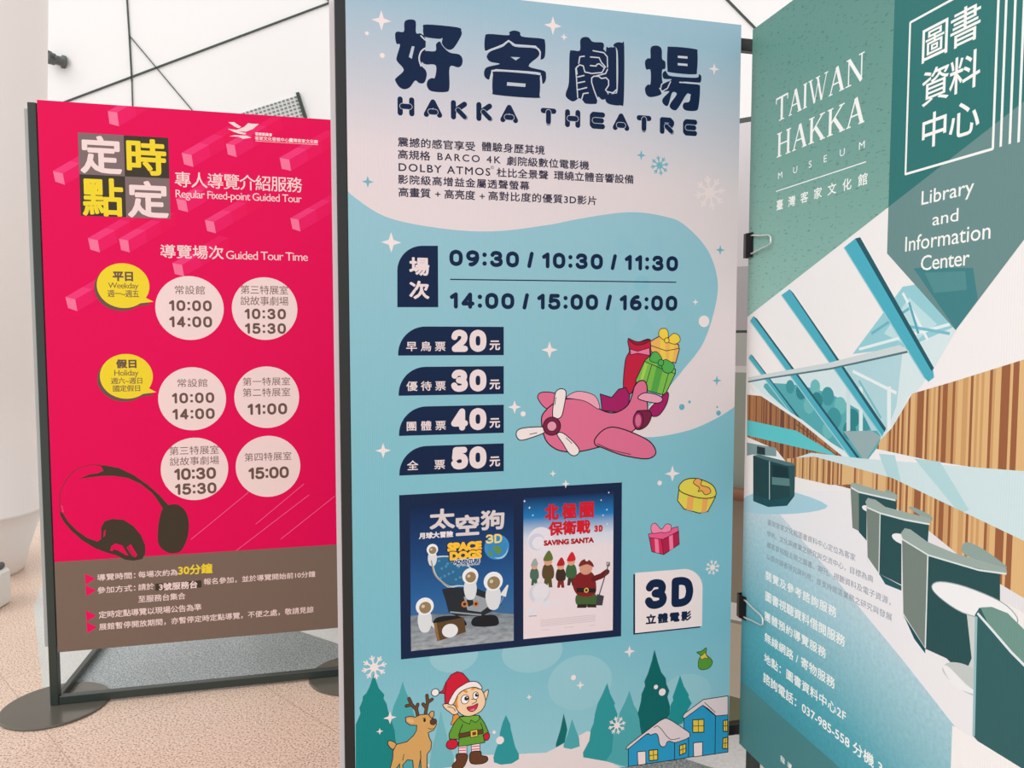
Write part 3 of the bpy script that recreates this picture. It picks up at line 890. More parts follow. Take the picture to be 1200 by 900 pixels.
tags = [((32,634,203,200,39), '早鳥票', (78,122,178,302), '20', (55,182), (117,172)),
        ((35,634,432,417,263), '優待票', (79,350,405,303), '30', (283,410), (340,396)),
        ((37,634,661,637,483), '團體票', (81,578,633,304), '40', (505,632), (560,616)),
        ((39,634,887,856,703), '全  票', (83,802,858,299), '50', (725,853), (779,836))]
for (x0, x1, yb, yb2, yt), nm, (nx, ny0, ny1, nx1), num, (d0, d1), (e0, e1) in tags:
    a = Art(Cs, 'price_tag').crop(460, 375, 4.864)
    v0 = Cs.uv(460+x0/4.864, 375+yb/4.864); v1 = Cs.uv(460+x1/4.864, 375+yt/4.864)
    h = v1[1]-v0[1]; ra = h*.95
    arc = [(v0[0]+ra*(1-math.cos(t*math.pi/24)), v1[1]-ra+ra*math.sin(t*math.pi/24)) for t in range(13)]
    a.loops(NAVY, [[(v0[0], v0[1])] + arc + [(v1[0], v1[1]), (v1[0], v0[1])]])
    a.text(PALE, nm, nx, ny0, ny1, nx1, .016)
    a.digits(PALE, num, 334, d0, d1, 534, .28, asp=.76)
    a.text(PALE, '元', 553, e0, e1, 613, .035)
    a.build(pc)

# pink plane carrying presents
def gift_art():
    a = Art(Cs, 'plane_drawing').crop(600, 370, 3.6)
    PK, LPK, MG, DM = (216,108,142), (230,160,180), (160,28,96), (120,30,66)
    a.poly((190,30,62), [(478,190),(495,150),(490,100),(530,112),(582,100),(585,165),(562,205),(520,290),(500,330),(470,310)], True, OUT)
    a.poly((150,22,50), [(490,95),(530,110),(582,100),(560,118),(520,122)], True, OUT, 3)
    a.poly((232,120,160), [(497,140),(530,150),(580,135),(582,168),(530,158),(500,165)], False, OUT, 3)
    a.poly((235,176,92), [(584,108),(622,86),(702,122),(706,142),(690,200),(645,185),(586,150)], False, OUT)
    a.poly((236,200,80), [(625,92),(645,100),(650,190),(625,180)], False); a.poly((236,200,80), [(668,108),(688,116),(676,196),(660,190)])
    a.line(OUT, [(584,125),(650,148),(705,138)], 3)
    a.poly((238,205,70), [(650,105),(620,85),(625,58),(650,55),(660,80)], True, OUT, 3); a.poly((238,205,70), [(655,105),(680,75),(705,85),(708,108),(685,120)], True, OUT, 3)
    a.disc((238,205,70), (653,104), 11, OUT, 3)
    a.poly((122,184,74), [(560,190),(578,172),(690,226),(688,246),(645,336),(530,305),(522,272)], False, OUT)
    a.poly((82,160,70), [(612,205),(640,215),(612,325),(585,318)]); a.poly((160,205,90), [(560,200),(572,205),(545,300),(533,296)])
    a.line(OUT, [(560,192),(640,228),(690,245)], 3); a.line(OUT, [(590,205),(560,308)], 3); a.line(OUT, [(662,236),(635,330)], 3)
    a.poly((82,170,80), [(625,200),(582,190),(590,160),(610,152),(632,180)], True, OUT, 3); a.poly((82,170,80), [(632,200),(650,185),(685,210),(670,240),(640,236)], True, OUT, 3)
    a.disc((82,170,80), (628,198), 13, OUT, 3)
    a.poly(MG, [(575,405),(600,372),(655,322),(655,365),(625,415),(595,425)], True, OUT)
    a.poly(MG, [(450,310),(480,303),(497,335),(490,385),(455,408),(380,400),(372,330),(420,345)], False, OUT)
    a.poly(PK, [(108,345),(125,323),(178,326),(195,345),(160,388),(135,385)], True, OUT)
    a.poly(PK, [(124,440),(140,402),(185,365),(240,350),(305,358),(355,378),(378,398),(420,410),(455,402),(490,375),(508,330),(516,300),(535,277),(558,275),(570,300),(568,345),(572,400),(550,445),(505,490),(430,535),(360,556),(290,572),(230,574),(180,560),(140,520)], True, OUT, 5)
    a.poly(LPK, [(228,345),(270,320),(325,326),(358,348),(368,395),(312,362),(255,350)], True, OUT, 3)
    a.poly(PK, [(350,520),(385,482),(430,470),(500,490),(580,530),(607,575),(585,600),(540,602),(455,585),(380,556),(352,545)], True, OUT, 5)
    a.line(OUT, [(360,540),(420,566),(500,585)], 3, True)
    a.poly((226,160,180), [(532,350),(555,326),(600,330),(632,345),(630,362),(600,368)], True, OUT, 4)
    a.poly(DM, [(522,410),(545,400),(580,402),(588,425),(570,462),(540,480),(518,470)], True, OUT)
    a.disc(MG, (532,442), 36, OUT, 4, .62); a.disc((206,110,140), (532,442), 26, None, 3, .5)
    for bl in ([(172,425),(180,340),(190,315),(212,308),(228,322),(222,370),(206,428)], [(135,470),(60,472),(25,482),(18,505),(35,525),(80,515),(137,492)], [(190,500),(215,495),(265,538),(284,570),(268,590),(242,582),(215,540)]):
        a.poly(WH, bl, True, OUT, 4)
    for ln in ([(185,345),(180,375)], [(75,500),(105,494)], [(228,515),(252,538)]): a.line(OUT, ln, 3)
    a.disc(DM, (168,466), 38, OUT, 4); a.disc((222,150,172), (168,466), 21, OUT, 3)
    a.build(pc)
gift_art()

a = Art(Cs, 'round_gift_drawing').crop(600, 370, 3.6)
YG = (222,206,80)
a.poly(YG, [(704,735),(698,780),(725,815),(790,833),(826,826),(858,765),(855,745)], False, OUT)
a.poly((232,166,92), [(742,752),(768,762),(760,824),(735,818)]); a.poly((232,166,92), [(805,768),(828,770),(820,828),(798,832)])
a.poly(YG, [(706,715),(735,690),(785,688),(840,710),(860,740),(852,765),(800,770),(740,755),(708,738)], True, OUT)
a.poly((234,164,84), [(790,725),(765,705),(780,686),(800,695),(798,715),(830,725),(838,745),(815,755),(800,738),(785,742)], True, OUT, 3)
a.build(pc); a = Art(Cs, 'square_gift_drawing').crop(460, 560, 2.857)
a.poly((208,40,86), [(858,193),(955,165),(960,222),(908,257),(868,247)], False, OUT, 2.5)
a.poly((176,28,72), [(900,205),(958,180),(960,222),(908,257)], False, OUT, 2)
a.poly((238,124,160), [(876,190),(888,187),(893,252),(880,250)]); a.poly((238,124,160), [(925,196),(938,190),(940,236),(928,244)])
a.poly((232,90,140), [(856,188),(905,178),(955,163),(958,178),(905,206),(860,200)], False, OUT, 2)
a.poly((240,134,170), [(900,182),(870,185),(866,160),(880,152),(900,172),(915,155),(932,158),(930,178),(908,184)], True, OUT, 2)
a.build(pc); a = Art(Cs, 'sack_drawing').crop(700, 700, 4.5)
a.poly((84,150,52), [(524,290),(548,284),(575,266),(574,300),(600,325),(607,345),(590,372),(555,382),(533,370),(534,330),(545,308)], True, OUT, 3)
a.poly((228,190,80), [(540,312),(555,305),(568,290),(575,305),(585,325),(568,318),(550,328)], False, OUT, 2)
a.build(pc)

# movie posters in the navy frame
a = Art(Cs, 'poster_mount')
a.poly((18,36,70), [(467.7,580.3),(728.8,565.3),(727.8,745.5),(469.8,772.8)])
a.build(pc)
a = Art(Cs, 'moon_movie_poster')
z0, z1 = Cs.uv(481.7,763)[1], Cs.uv(480.3,592.2)[1]
f_sp = ink_ramp('print_space_sky', [(0, (70,110,150)), (.3, (40,96,154)), (.62, (24,66,118)), (1, (12,34,72))], 'Z', z0+.03, z1, 'fluted')
a.poly(f_sp, [(480.3,592.2),(601.8,585.2),(602,750.8),(481.7,763)])
a.crop(470, 575, 4.5)
f_moon = ink_ramp('print_moon_ground', [(0, (168,174,180)), (.6, (126,138,148)), (1, (150,160,168))], 'Z', z0, z0+.13, 'fluted', noise=(40, .35, .6, (1,1,2.6), .62))
a.poly(f_moon, [(50,660),(150,650),(330,655),(480,640),(594,652),(594,790),(53,846)])
a.disc((60,140,196), (505,297), 66); a.disc((150,196,226), (520,312), 48, sx=.9); a.disc((56,134,190), (510,300), 52)
a.poly((96,140,80), [(485,300),(510,290),(530,310),(520,335),(500,330)], True); a.poly((96,140,80), [(460,320),(480,325),(478,345),(465,340)], True)
a.poly((190,206,220), [(160,360),(190,345),(260,345),(330,375),(400,440),(385,500),(300,505),(250,512),(190,460),(165,410)], True)
a.poly((44,104,146), [(172,365),(200,352),(262,352),(325,380),(390,440),(375,495),(300,498),(252,500),(195,455),(175,410)], True)
for k in range(16): a.disc((78,138,176), (200+(k*37) % 170, 370+(k*29) % 105), 7)
D = (38,44,50)
a.poly(D, [(215,520),(260,510),(400,515),(470,545),(520,570),(530,600),(470,640),(430,660),(290,660),(250,640),(235,580)], False)
a.poly((150,158,164), [(330,560),(380,545),(450,570),(460,610),(420,640),(350,630)]); a.poly(D, [(345,575),(375,568),(385,600),(355,612)])
a.disc((190,120,60), (335,598), 17); a.disc((190,120,60), (395,597), 15); a.disc(D, (335,598), 8); a.disc(D, (395,597), 7)
a.poly((28,32,36), [(170,690),(200,665),(300,660),(340,690),(330,715),(180,715)], True); a.poly((28,32,36), [(370,690),(400,662),(490,655),(515,685),(500,712),(390,716)], True)
a.line((150,156,160), [(262,640),(420,655)], 8)
for p, s_ in (((165,310),.7), ((365,450),1.0), ((486,478),1.2), ((125,610),1.1)):    # plain astronauts
    x, y = p
    a.poly((214,218,222), [(x-22*s_,y+25*s_),(x+22*s_,y+25*s_),(x+34*s_,y+70*s_),(x+18*s_,y+120*s_),(x-18*s_,y+120*s_),(x-34*s_,y+70*s_)], True)
    a.disc((232,234,236), (x, y), 42*s_); a.disc((146,124,92), (x+2*s_, y+6*s_), 28*s_)
    a.disc((206,196,170), (x-8*s_, y), 8*s_)
a.line((214,218,222), [(150,690),(180,720)], 16); a.line((214,218,222), [(118,690),(122,740)], 15)
a.line((160,140,110), [(160,370),(172,430),(200,470),(255,508)], 6, True)
a.poly((226,224,222), [(520,550),(560,495),(566,500),(552,560)]); a.line((140,160,180), [(540,560),(520,600)], 4)
a.poly((92,68,42), [(172,700),(330,668),(342,745),(190,795)]); a.poly((140,104,64), [(172,700),(186,694),(204,790),(190,795)]); a.disc((226,228,230), (258,738), 36, sx=1.15)
a.text((214,204,204), '太', 150, 98, 206, 284, .04, nd=6); a.text((214,204,204), '空', 288, 130, 240, 412, .04, nd=6); a.text((214,204,204), '狗', 420, 106, 210, 545, .04, nd=6)
a.text((226,220,220), '月球大冒險', 94, 222, 256, 275, .05)
a.text((20,40,80), 'SPACE', 238, 272, 330, 432, .16, nd=8); a.text((246,190,52), 'SPACE', 244, 275, 325, 426, .10, nd=8)
a.text((20,40,80), 'DOGS', 250, 318, 375, 432, .16, nd=8); a.text((246,190,52), 'DOGS', 256, 322, 370, 426, .10, nd=8)
a.text((226,232,240), 'ADVENTURE', 276, 363, 391, 418, .16, nd=6); a.text((226,232,240), 'TO THE MOON', 288, 382, 400, 412, .16, nd=6)
a.text((34,70,120), 'ADVENTURE', 278, 366, 388, 416, .06, nd=6); a.text((34,70,120), 'TO THE MOON', 290, 384, 398, 410, .06)
a.digits((240,210,110), '3D', 446, 232, 280, 532, .2, True, .85)
a.build(pc)

a = Art(Cs, 'snow_movie_poster')
z0, z1 = Cs.uv(613.3,749)[1], Cs.uv(613.3,583.8)[1]
f_sn = ink_ramp('print_snow_sky', [(0, (232,216,220)), (.62, (230,216,222)), (.72, (206,214,226)), (.86, (30,120,184)), (1, (18,48,92))], 'Z', z0, z1, 'fluted')
a.poly(f_sn, [(613.3,583.8),(719,576.8),(718,738.5),(613.3,749)])
a.crop(600, 575, 4.5)
a.disc((226,220,228), (150,270), 78, sx=.9); a.disc((204,206,224), (130,270), 44); a.disc((228,224,232), (140,275), 33)
for k, (x, y) in enumerate(((92,90),(66,55),(510,10),(500,100),(502,175),(110,130),(470,50),(480,130))): a.star((230,236,244), (x,y), 8 if k < 2 else 6, new=(k == 0))
RD = (204,26,44)
a.text(RD, '北', 172, 72, 158, 248, .055, nd=6); a.text(RD, '極', 262, 66, 152, 342, .045, nd=6); a.text(RD, '圈', 356, 60, 146, 432, .045, nd=6)
a.text(RD, '保衛戰', 192, 164, 240, 414, .045, nd=6); a.digits(RD, '3D', 433, 183, 219, 478, .25, False, .6)
a.text((176,24,36), 'SAVING SANTA', 167, 262, 292, 432, .085, fit=False, nd=6)
def figure(x, y, s, coat, legs, hat, face=(214,160,130)):      # a plain figure in a pointed cap
    a.poly(legs, [(x-16*s,y-42*s),(x+16*s,y-42*s),(x+20*s,y),(x+4*s,y),(x,y-20*s),(x-6*s,y),(x-20*s,y)])
    a.poly(coat, [(x-16*s,y-105*s),(x+16*s,y-105*s),(x+28*s,y-70*s),(x+20*s,y-40*s),(x-20*s,y-40*s),(x-28*s,y-70*s)], True)
    a.disc(face, (x, y-120*s), 20*s)
    a.poly(hat, [(x-22*s,y-124*s),(x+22*s,y-128*s),(x+4*s,y-170*s)], True)
figure(118, 500, .85, (72,106,92), (56,96,62), (150,166,160)); figure(190, 510, 1.15, (92,72,42), (84,78,44), (96,110,48))
figure(257, 512, .95, (60,44,36), (128,40,34), (176,30,40)); figure(312, 500, 1.05, (60,100,64), (70,50,44), (204,34,46))
a.poly((66,96,52), [(345,545),(440,545),(440,605),(345,605)], True); a.poly((50,36,30), [(345,600),(392,598),(392,618),(342,618)]); a.poly((50,36,30), [(398,598),(442,600),(446,616),(398,616)])
a.poly((128,30,34), [(335,450),(370,425),(420,430),(440,470),(440,540),(390,560),(340,545),(318,490)], True); a.line((104,26,30), [(430,465),(470,450),(500,428)], 30)
a.poly((38,30,28), [(340,512),(440,515),(440,538),(340,536)]); a.disc((210,180,90), (392,525), 13); a.disc((38,30,28), (392,525), 7)
a.disc((210,150,126), (390,405), 38, sx=.95); a.poly((120,40,36), [(352,400),(365,370),(395,360),(422,378),(430,402),(395,388)], True); a.disc((226,224,224), (395,362), 10)
a.line((70,66,64), [(510,385),(460,548)], 6); a.poly((60,62,66), [(448,545),(485,555),(476,605),(442,605)]); a.line((70,66,64), [(500,378),(514,378),(514,396),(500,396)], 4, closed=True)
a.disc((206,210,222), (145,540), 56); a.disc((226,222,228), (152,532), 44)
for x, y, r in ((142,585,26), (190,600,22), (105,640,26), (236,590,16)): a.disc((224,220,228), (x, y), r)
a.line((150,146,150), [(90,662),(128,660)], 4)
for k in range(5): a.line((196,184,188), [(150,683+k*8),(440,655+k*8)], 2.5, nd=0)
a.line((196,184,188), [(155,735),(195,732)], 2.5, nd=0); a.line((196,184,188), [(275,722),(325,718)], 2.5, nd=0); a.line((196,184,188), [(405,712),(435,709)], 2.5, nd=0)
a.build(pc)

a = Art(Cs, 'film_badge').crop(460, 560, 2.857)
def badge(dx, dy, c): a.poly(c, [(812+dx,318+dy),(978+dx,305+dy)]+[(978+60*math.sin(t*math.pi/16)+dx, 367-62*math.cos(t*math.pi/16)+dy) for t in range(1,9)]+[(1036+dx,496+dy),(812+dx,520+dy)])
badge(-6, 5, NAVY); badge(0, 0, WH)
a.digits(NAVY, '3D', 845, 342, 442, 1006, .27, True, .78)
a.text(NAVY, '立體電影', 848, 458, 492, 1000, .045, nd=6)
a.build(pc)

# winter scene along the bottom
a = Art(Cs, 'winter_landscape').crop(400, 720, 2.5)
a.poly((226,214,216), [(230,446),(310,425),(400,412),(500,410),(600,405),(660,375),(720,342),(760,350),(800,440),(900,480),(900,560),(200,560)])
T1, T2, T3, T4 = (20,130,130), (76,164,172), (112,180,190), (44,148,154)
def tree(c, pts, o=(400,770,5.4545)):
    a.crop(*o); a.poly(c, pts)
tree(T3, [(635,340),(655,430),(690,560),(720,640),(720,700),(560,720),(575,600),(600,500),(620,420)])
tree(T2, [(392,155),(410,215),(440,280),(455,330),(480,420),(500,520),(560,720),(320,720),(318,420),(325,350),(335,310),(370,230)])
tree(T1, [(207,110),(240,200),(275,240),(270,265),(290,300),(298,340),(318,400),(340,470),(345,520),(350,560),(350,800),(92,800),(92,430),(122,360),(115,325),(135,278),(138,250),(160,230),(180,190)])
tree(T4, [(1052,370),(1080,430),(1082,455),(1100,530),(1112,575),(1135,620),(1135,652),(1090,680),(1020,688),(975,672),(972,640),(990,580),(1015,530),(1012,490),(1030,420)])
o = (640,760,5.4545)
tree((10,106,106), [(112,415),(130,490),(135,520),(118,600),(62,632),(62,610),(90,520)], o)
tree(T2, [(165,450),(190,520),(210,570),(215,625),(160,643),(112,634),(110,620),(140,540)], o)
tree(T2, [(532,270),(560,360),(590,410),(600,480),(615,520),(610,760),(520,758),(380,720),(420,640),(430,560),(455,480),(470,410),(505,340)], o)
tree(T4, [(390,220),(410,290),(440,350),(435,365),(456,420),(450,450),(432,540),(425,600),(420,660),(380,720),(237,695),(235,665),(275,590),(285,520),(302,480),(312,415),(330,350),(360,290)], o)
tree((28,142,146), [(856,170),(880,240),(912,295),(910,310),(930,350),(900,400),(870,480),(770,500),(775,450),(790,420),(795,360),(812,330),(808,310),(840,220)], o)
tree((4,100,100), [(692,5),(715,90),(735,150),(765,190),(768,225),(787,270),(775,310),(792,370),(790,420),(775,445),(700,560),(612,560),(600,500),(595,450),(585,415),(605,340),(610,290),(632,240),(628,210),(650,160),(675,80)], o)
a.build(pc)

a = Art(Cs, 'house_drawing').crop(640, 760, 5.4545)
HB, HS = (40,152,198), (222,208,212)
a.poly(HB, [(880,440),(1000,362),(1082,430),(1162,424),(1162,668),(880,698)], False, OUT, 5)
a.line(OUT, [(1082,430),(1079,676)], 5)
a.poly(HS, [(870,440),(885,415),(1005,326),(1162,302),(1162,424),(1085,430),(1035,385),(1000,362),(885,446)], False, OUT, 5)
a.line(OUT, [(1012,345),(1045,375),(1080,408)], 4, True)
a.poly(HB, [(525,640),(640,548),(740,540),(822,602),(910,568),(910,695),(740,730),(525,756)], False, OUT, 5)
a.line(OUT, [(821,602),(820,716)], 5)
a.poly(HS, [(516,628),(560,590),(690,490),(740,455),(785,452),(905,530),(918,548),(910,570),(830,600),(790,592),(772,598),(762,622),(740,627),(724,608),(716,562),(700,543),(665,552),(640,548),(525,640)], True, OUT, 5)
a.line(OUT, [(690,505),(712,495),(740,520),(775,565),(805,582),(855,572)], 4, True)
for q in ([(583,660),(636,655),(637,745),(586,749)], [(941,603),(1000,597),(999,685),(943,692)]): a.poly(WH, q, False, OUT, 5)
for q in ([(657,651),(712,645),(713,712),(660,717)], [(852,620),(893,608),(893,665),(853,682)], [(937,456),(1008,452),(1008,534),(937,536)], [(1132,460),(1160,456),(1160,530),(1132,530)], [(1130,572),(1160,566),(1160,640),(1128,640)]):
    a.poly((226,200,78), q, False, OUT, 6)
    m = lambda i, j: ((q[i][0]+q[j][0])/2, (q[i][1]+q[j][1])/2)
    a.line(OUT, [m(0,1), m(2,3)], 4); a.line(OUT, [m(1,2), m(3,0)], 4)
a.build(pc)

a = Art(Cs, 'elf_drawing').crop(400, 770, 5.4545)
SK, GN, BW, RM = (240,206,170), (98,156,52), (100,62,40), (204,28,54)
a.poly((228,146,60), [(742,365),(757,388),(738,418),(700,432),(712,398),(714,376)], True, OUT, 4)
for q in ([(748,560),(802,558),(802,632),(750,634)], [(830,552),(886,548),(886,612),(832,614)]):
    a.poly(WH, q, False, OUT, 4)
    for k in range(3): a.line((220,90,120), [(q[0][0]+4, q[0][1]+20+k*18),(q[1][0]-4, q[1][1]+20+k*18)], 7, nd=0)
a.poly(BW, [(737,620),(800,620),(804,655),(775,708),(722,712),(708,700),(716,680),(735,662)], True, OUT, 5)
a.poly(BW, [(826,610),(888,602),(896,628),(930,636),(934,662),(895,682),(826,676)], True, OUT, 5)
a.disc(RM, (708,557), 32, OUT, 5, 1.15); a.disc(RM, (927,506), 27, OUT, 5, .75)
a.poly(GN, [(762,378),(830,372),(880,372),(915,420),(940,478),(905,498),(918,545),(880,552),(790,567),(748,570),(752,525),(690,524),(688,490),(722,420),(745,392)], False, OUT, 5)
a.line(OUT, [(775,430),(758,470),(752,525)], 5); a.line(OUT, [(890,420),(905,460)], 4)
a.poly((110,170,60), [(752,385),(810,374),(880,372),(884,395),(860,418),(828,402),(820,428),(780,412)], False, OUT, 4)
a.poly(BW, [(750,490),(905,460),(907,488),(752,518)], False, OUT, 4)
a.poly((226,190,80), [(824,470),(870,462),(872,506),(826,514)], False, OUT, 4); a.poly(BW, [(836,480),(860,475),(862,496),(838,502)])
a.poly(SK, [(650,302),(700,300),(738,322),(748,355),(718,368),(690,350),(662,328)], True, OUT, 5); a.line(OUT, [(680,318),(715,325),(728,345)], 4, True)
a.poly(SK, [(902,242),(938,207),(932,255),(914,282)], True, OUT, 5)
a.poly(SK, [(735,250),(790,205),(850,190),(893,205),(916,250),(920,298),(892,345),(835,374),(788,376),(748,348),(730,310)], True, OUT, 5)
a.poly((228,146,60), [(738,255),(748,250),(742,290),(748,325),(732,315),(725,285)], True)
a.line((228,146,60), [(752,232),(775,212),(800,222)], 15, True); a.line((228,146,60), [(835,205),(860,195),(875,202)], 13, True)
a.disc((246,240,240), (790,270), 29, OUT, 4, .85); a.disc((246,240,240), (858,246), 24, OUT, 4, .72)
a.disc(OUT, (800,264), 14); a.disc(OUT, (866,241), 12); a.disc((246,240,240), (804,258), 4); a.disc((246,240,240), (869,236), 4)
a.line(OUT, [(832,268),(858,270),(862,285),(835,300)], 4, True)
a.poly((200,50,76), [(804,320),(840,312),(872,297),(864,328),(838,348),(812,340)], True, OUT, 4); a.poly((236,130,150), [(822,340),(850,328),(845,342)], True)
a.poly(RM, [(624,230),(648,212),(668,162),(700,114),(740,93),(776,103),(802,132),(822,158),(772,182),(732,212),(697,268),(684,298),(662,296),(660,232)], False, OUT, 5)
a.line(OUT, [(660,232),(668,210),(672,170)], 4)
a.poly((240,232,230), [(685,300),(695,268),(730,212),(770,182),(820,157),(870,160),(898,192),(892,206),(850,192),(790,207),(748,237),(716,300)], True, OUT, 5)
a.disc((240,232,230), (600,226), 24, OUT, 5)
a.build(pc)

a = Art(Cs, 'reindeer_drawing').crop(400, 770, 5.4545)
TN, AN = (208,162,98), (104,70,48)
for ln in ([(488,372),(480,335),(450,305),(432,265)], [(478,335),(488,302)], [(448,305),(416,312)], [(538,360),(545,318),(552,288),(547,245)], [(552,290),(580,270)], [(542,322),(522,300)]):
    a.line(OUT, ln, 22); 
for ln in ([(488,372),(480,335),(450,305),(432,265)], [(478,335),(488,302)], [(448,305),(416,312)], [(538,360),(545,318),(552,288),(547,245)], [(552,290),(580,270)], [(542,322),(522,300)]):
    a.line(AN, ln, 14)
a.poly(TN, [(328,590),(300,562),(298,540),(318,535),(352,556)], True, OUT, 5)
a.poly(TN, [(560,368),(575,346),(592,350),(590,378),(572,392)], True, OUT, 5)
a.poly(TN, [(300,760),(328,650),(330,600),(352,558),(420,540),(462,500),(480,470),(482,436),(440,435),(412,415),(410,385),(440,378),(472,384),(505,368),(555,365),(575,390),(605,398),(608,432),(590,466),(555,482),(562,515),(577,545),(572,590),(548,620),(546,760),(512,760),(506,650),(496,700),(492,760),(464,760),(456,660),(422,656),(392,690),(396,760),(374,760),(372,682),(348,715),(340,760)], False, OUT, 5)
a.line(OUT, [(506,600),(508,650)], 5); a.line(OUT, [(400,622),(392,660)], 4)
a.poly((224,180,130), [(420,395),(455,398),(462,420),(430,415)], True)
a.disc((92,60,44), (588,413), 20, OUT, 3, 1.05); a.disc(OUT, (532,404), 11, None, 3, .7); a.line(OUT, [(520,392),(538,390)], 4); a.line(OUT, [(555,455),(575,460),(588,455)], 4, True)
a.build(pc)

for x, y, r in ((447,24,12),(648,30,11),(661,43.5,4.5),(837,81,7),(458.5,284,12),(644,410,10),(603,477,8),(449,528,9),(788,555,9.5),(648,555,4),(737.6,763.5,7),(680,803,5),(620,817,3.5),(457,841,7.5),(445,857,4),(815,354,4),(663,567,5)): a = Art(Cs, 'printed_star'); a.star(WH, (x,y), r); a.build(pc)
for x, y, r in ((431,213,7),(751.5,182,6),(844,293,6),(840,446,6)): a = Art(Cs, 'printed_star'); a.star((116,176,192), (x,y), r); a.build(pc)
for x, y, r in ((430,39,2.3),(448,65,3),(825,376.5,6.8),(613,485,3),(773,566,2.8),(672,794,3),(768.6,805,2.6),(776,811,4.2),(586,867.5,4.6),(579,858,2)): a = Art(Cs, 'printed_snowball'); a.disc(WH, (x,y), r); a.build(pc)
for x, y, r in ((799,477,3.5),(808,471,1.7),(842,484,3),(840.5,477,1.2)): a = Art(Cs, 'printed_snowball'); a.disc((104,172,190), (x,y), r); a.build(pc)
for c, p, r in (((234,218,218), (832,226), 19), ((116,176,192), (773,194), 11), (WH, (835,665), 8.5), (WH, (438.5,782), 13.5), (WH, (723,850), 10)):
    a = Art(Cs, 'printed_snowflake'); a.flake(c, p, r); a.build(pc)

# ================================================================== RIGHT BANNER (library)
RW, RZ0, RZ1 = .92, .1848, 1.9848
Rs = Sheet([(882.25,35.01),(1381.85,-332.88),(1297.8,1295.33),(866.23,871.0)], RW, RZ0, RZ1, 'banner', 4e-6)
green = stand('teal library and information centre banner with armchair photo, clipped to a stand at the right', (.5888,1.8222), -1.3257, (.02, .87), m_frame, 1.975, True)
pr = panel('banner_panel', green, RW, RZ0, RZ1, ink((240,238,238), 'banner'), t=.004)
WHT = (244,246,244)

a = Art(Rs, 'interior_photo_print').crop(860, 270, 2.727)
def R2(): a.crop(860, 270, 2.727)
def R3(): a.crop(860, 560, 2.647)
# carpet
f_car = ink_ramp('print_carpet', [(0, (48,138,156)), (.35, (86,172,188)), (.7, (176,214,226)), (1, (232,234,240))], 'Z', .30, .96, 'banner', noise=(110, .3, .68, (1,1,1), .86), diag=.28)
R3(); f_floor = ink((236,236,240), 'banner')
a.poly((236,236,240), [(18,40),(380,40),(950,700),(950,950),(10,950)])
a.poly(f_car, [(16,80),(110,75),(330,330),(520,560),(700,790),(900,1000),(10,1000)])
R2()
a.poly((168,210,226), [(40,850),(160,830),(300,880),(200,905),(40,900)], True)
# glass roof, greenery and reflections
a.poly((214,232,236), [(48,475),(95,470),(300,435),(480,395),(540,200),(590,165),(710,320),(640,440),(495,640),(440,750),(330,700),(215,615),(95,530)])
a.poly((150,206,216), [(380,395),(540,180),(600,170),(700,310),(560,372)])
a.poly((190,224,230), [(480,330),(560,215),(650,300),(560,370)])
for p, q, c in (((400,380),(690,300),(226,240,242)), ((540,200),(620,350),(232,242,244)), ((440,330),(560,250),(110,180,198)), ((520,300),(690,330),(120,190,204)), ((560,230),(590,330),(90,170,190))): a.line(c, [p, q], 9, nd=0)
TG = (64,152,160)
a.poly((86,172,180), [(95,500),(160,490),(230,500),(300,520),(350,545),(440,600),(470,640),(440,740),(330,690),(215,610)], True)
for k, (x, y, r) in enumerate(((180,500,22),(215,515,26),(260,500,24),(300,530,30),(265,545,28),(340,560,28),(320,600,34),(380,600,30),(240,560,26),(420,620,22),(370,640,30),(300,640,26))):
    a.disc((TG, (46,134,140), (110,188,190))[k % 3], (x,y), r)
a.poly((176,214,222), [(350,440),(540,380),(520,560),(490,640),(440,640),(400,560)])
for x0, c in ((360,(206,226,230)), (400,(220,236,238)), (490,(228,240,242))): a.poly(c, [(x0,500),(x0+12,498),(x0+12,640),(x0,642)])
a.line((230,240,242), [(380,450),(520,520)], 10, nd=0); a.line((120,190,200), [(400,480),(470,600)], 8, nd=0)
a.poly((150,176,180), [(350,642),(440,640),(470,660),(420,740)])
BM, BD = (78,176,196), (40,92,104)
for face, edge in (([(352,55),(388,26),(636,440),(640,470),(622,484),(608,470)], [(388,26),(404,22),(640,440),(632,450)]),
                   ([(152,207),(178,188),(482,640),(474,660)], [(178,188),(190,200),(486,632),(482,645)]),
                   ([(52,290),(62,274),(408,745),(398,762)], [(62,274),(74,282),(412,740),(408,748)]),
                   ([(47,408),(54,396),(216,612),(205,614)], [(54,396),(60,400),(220,610),(216,614)])):
    a.poly(BM, face); a.poly(BD, edge)
    f0 = face[0]; a.line((160,206,214), [f0, face[-1]], 4, nd=0)
a.poly((206,218,220), [(46,470),(95,460),(300,424),(530,366),(560,386),(310,440),(100,474),(46,484)]); a.line((80,120,128), [(46,484),(100,474),(310,442),(555,388)], 5, nd=0)
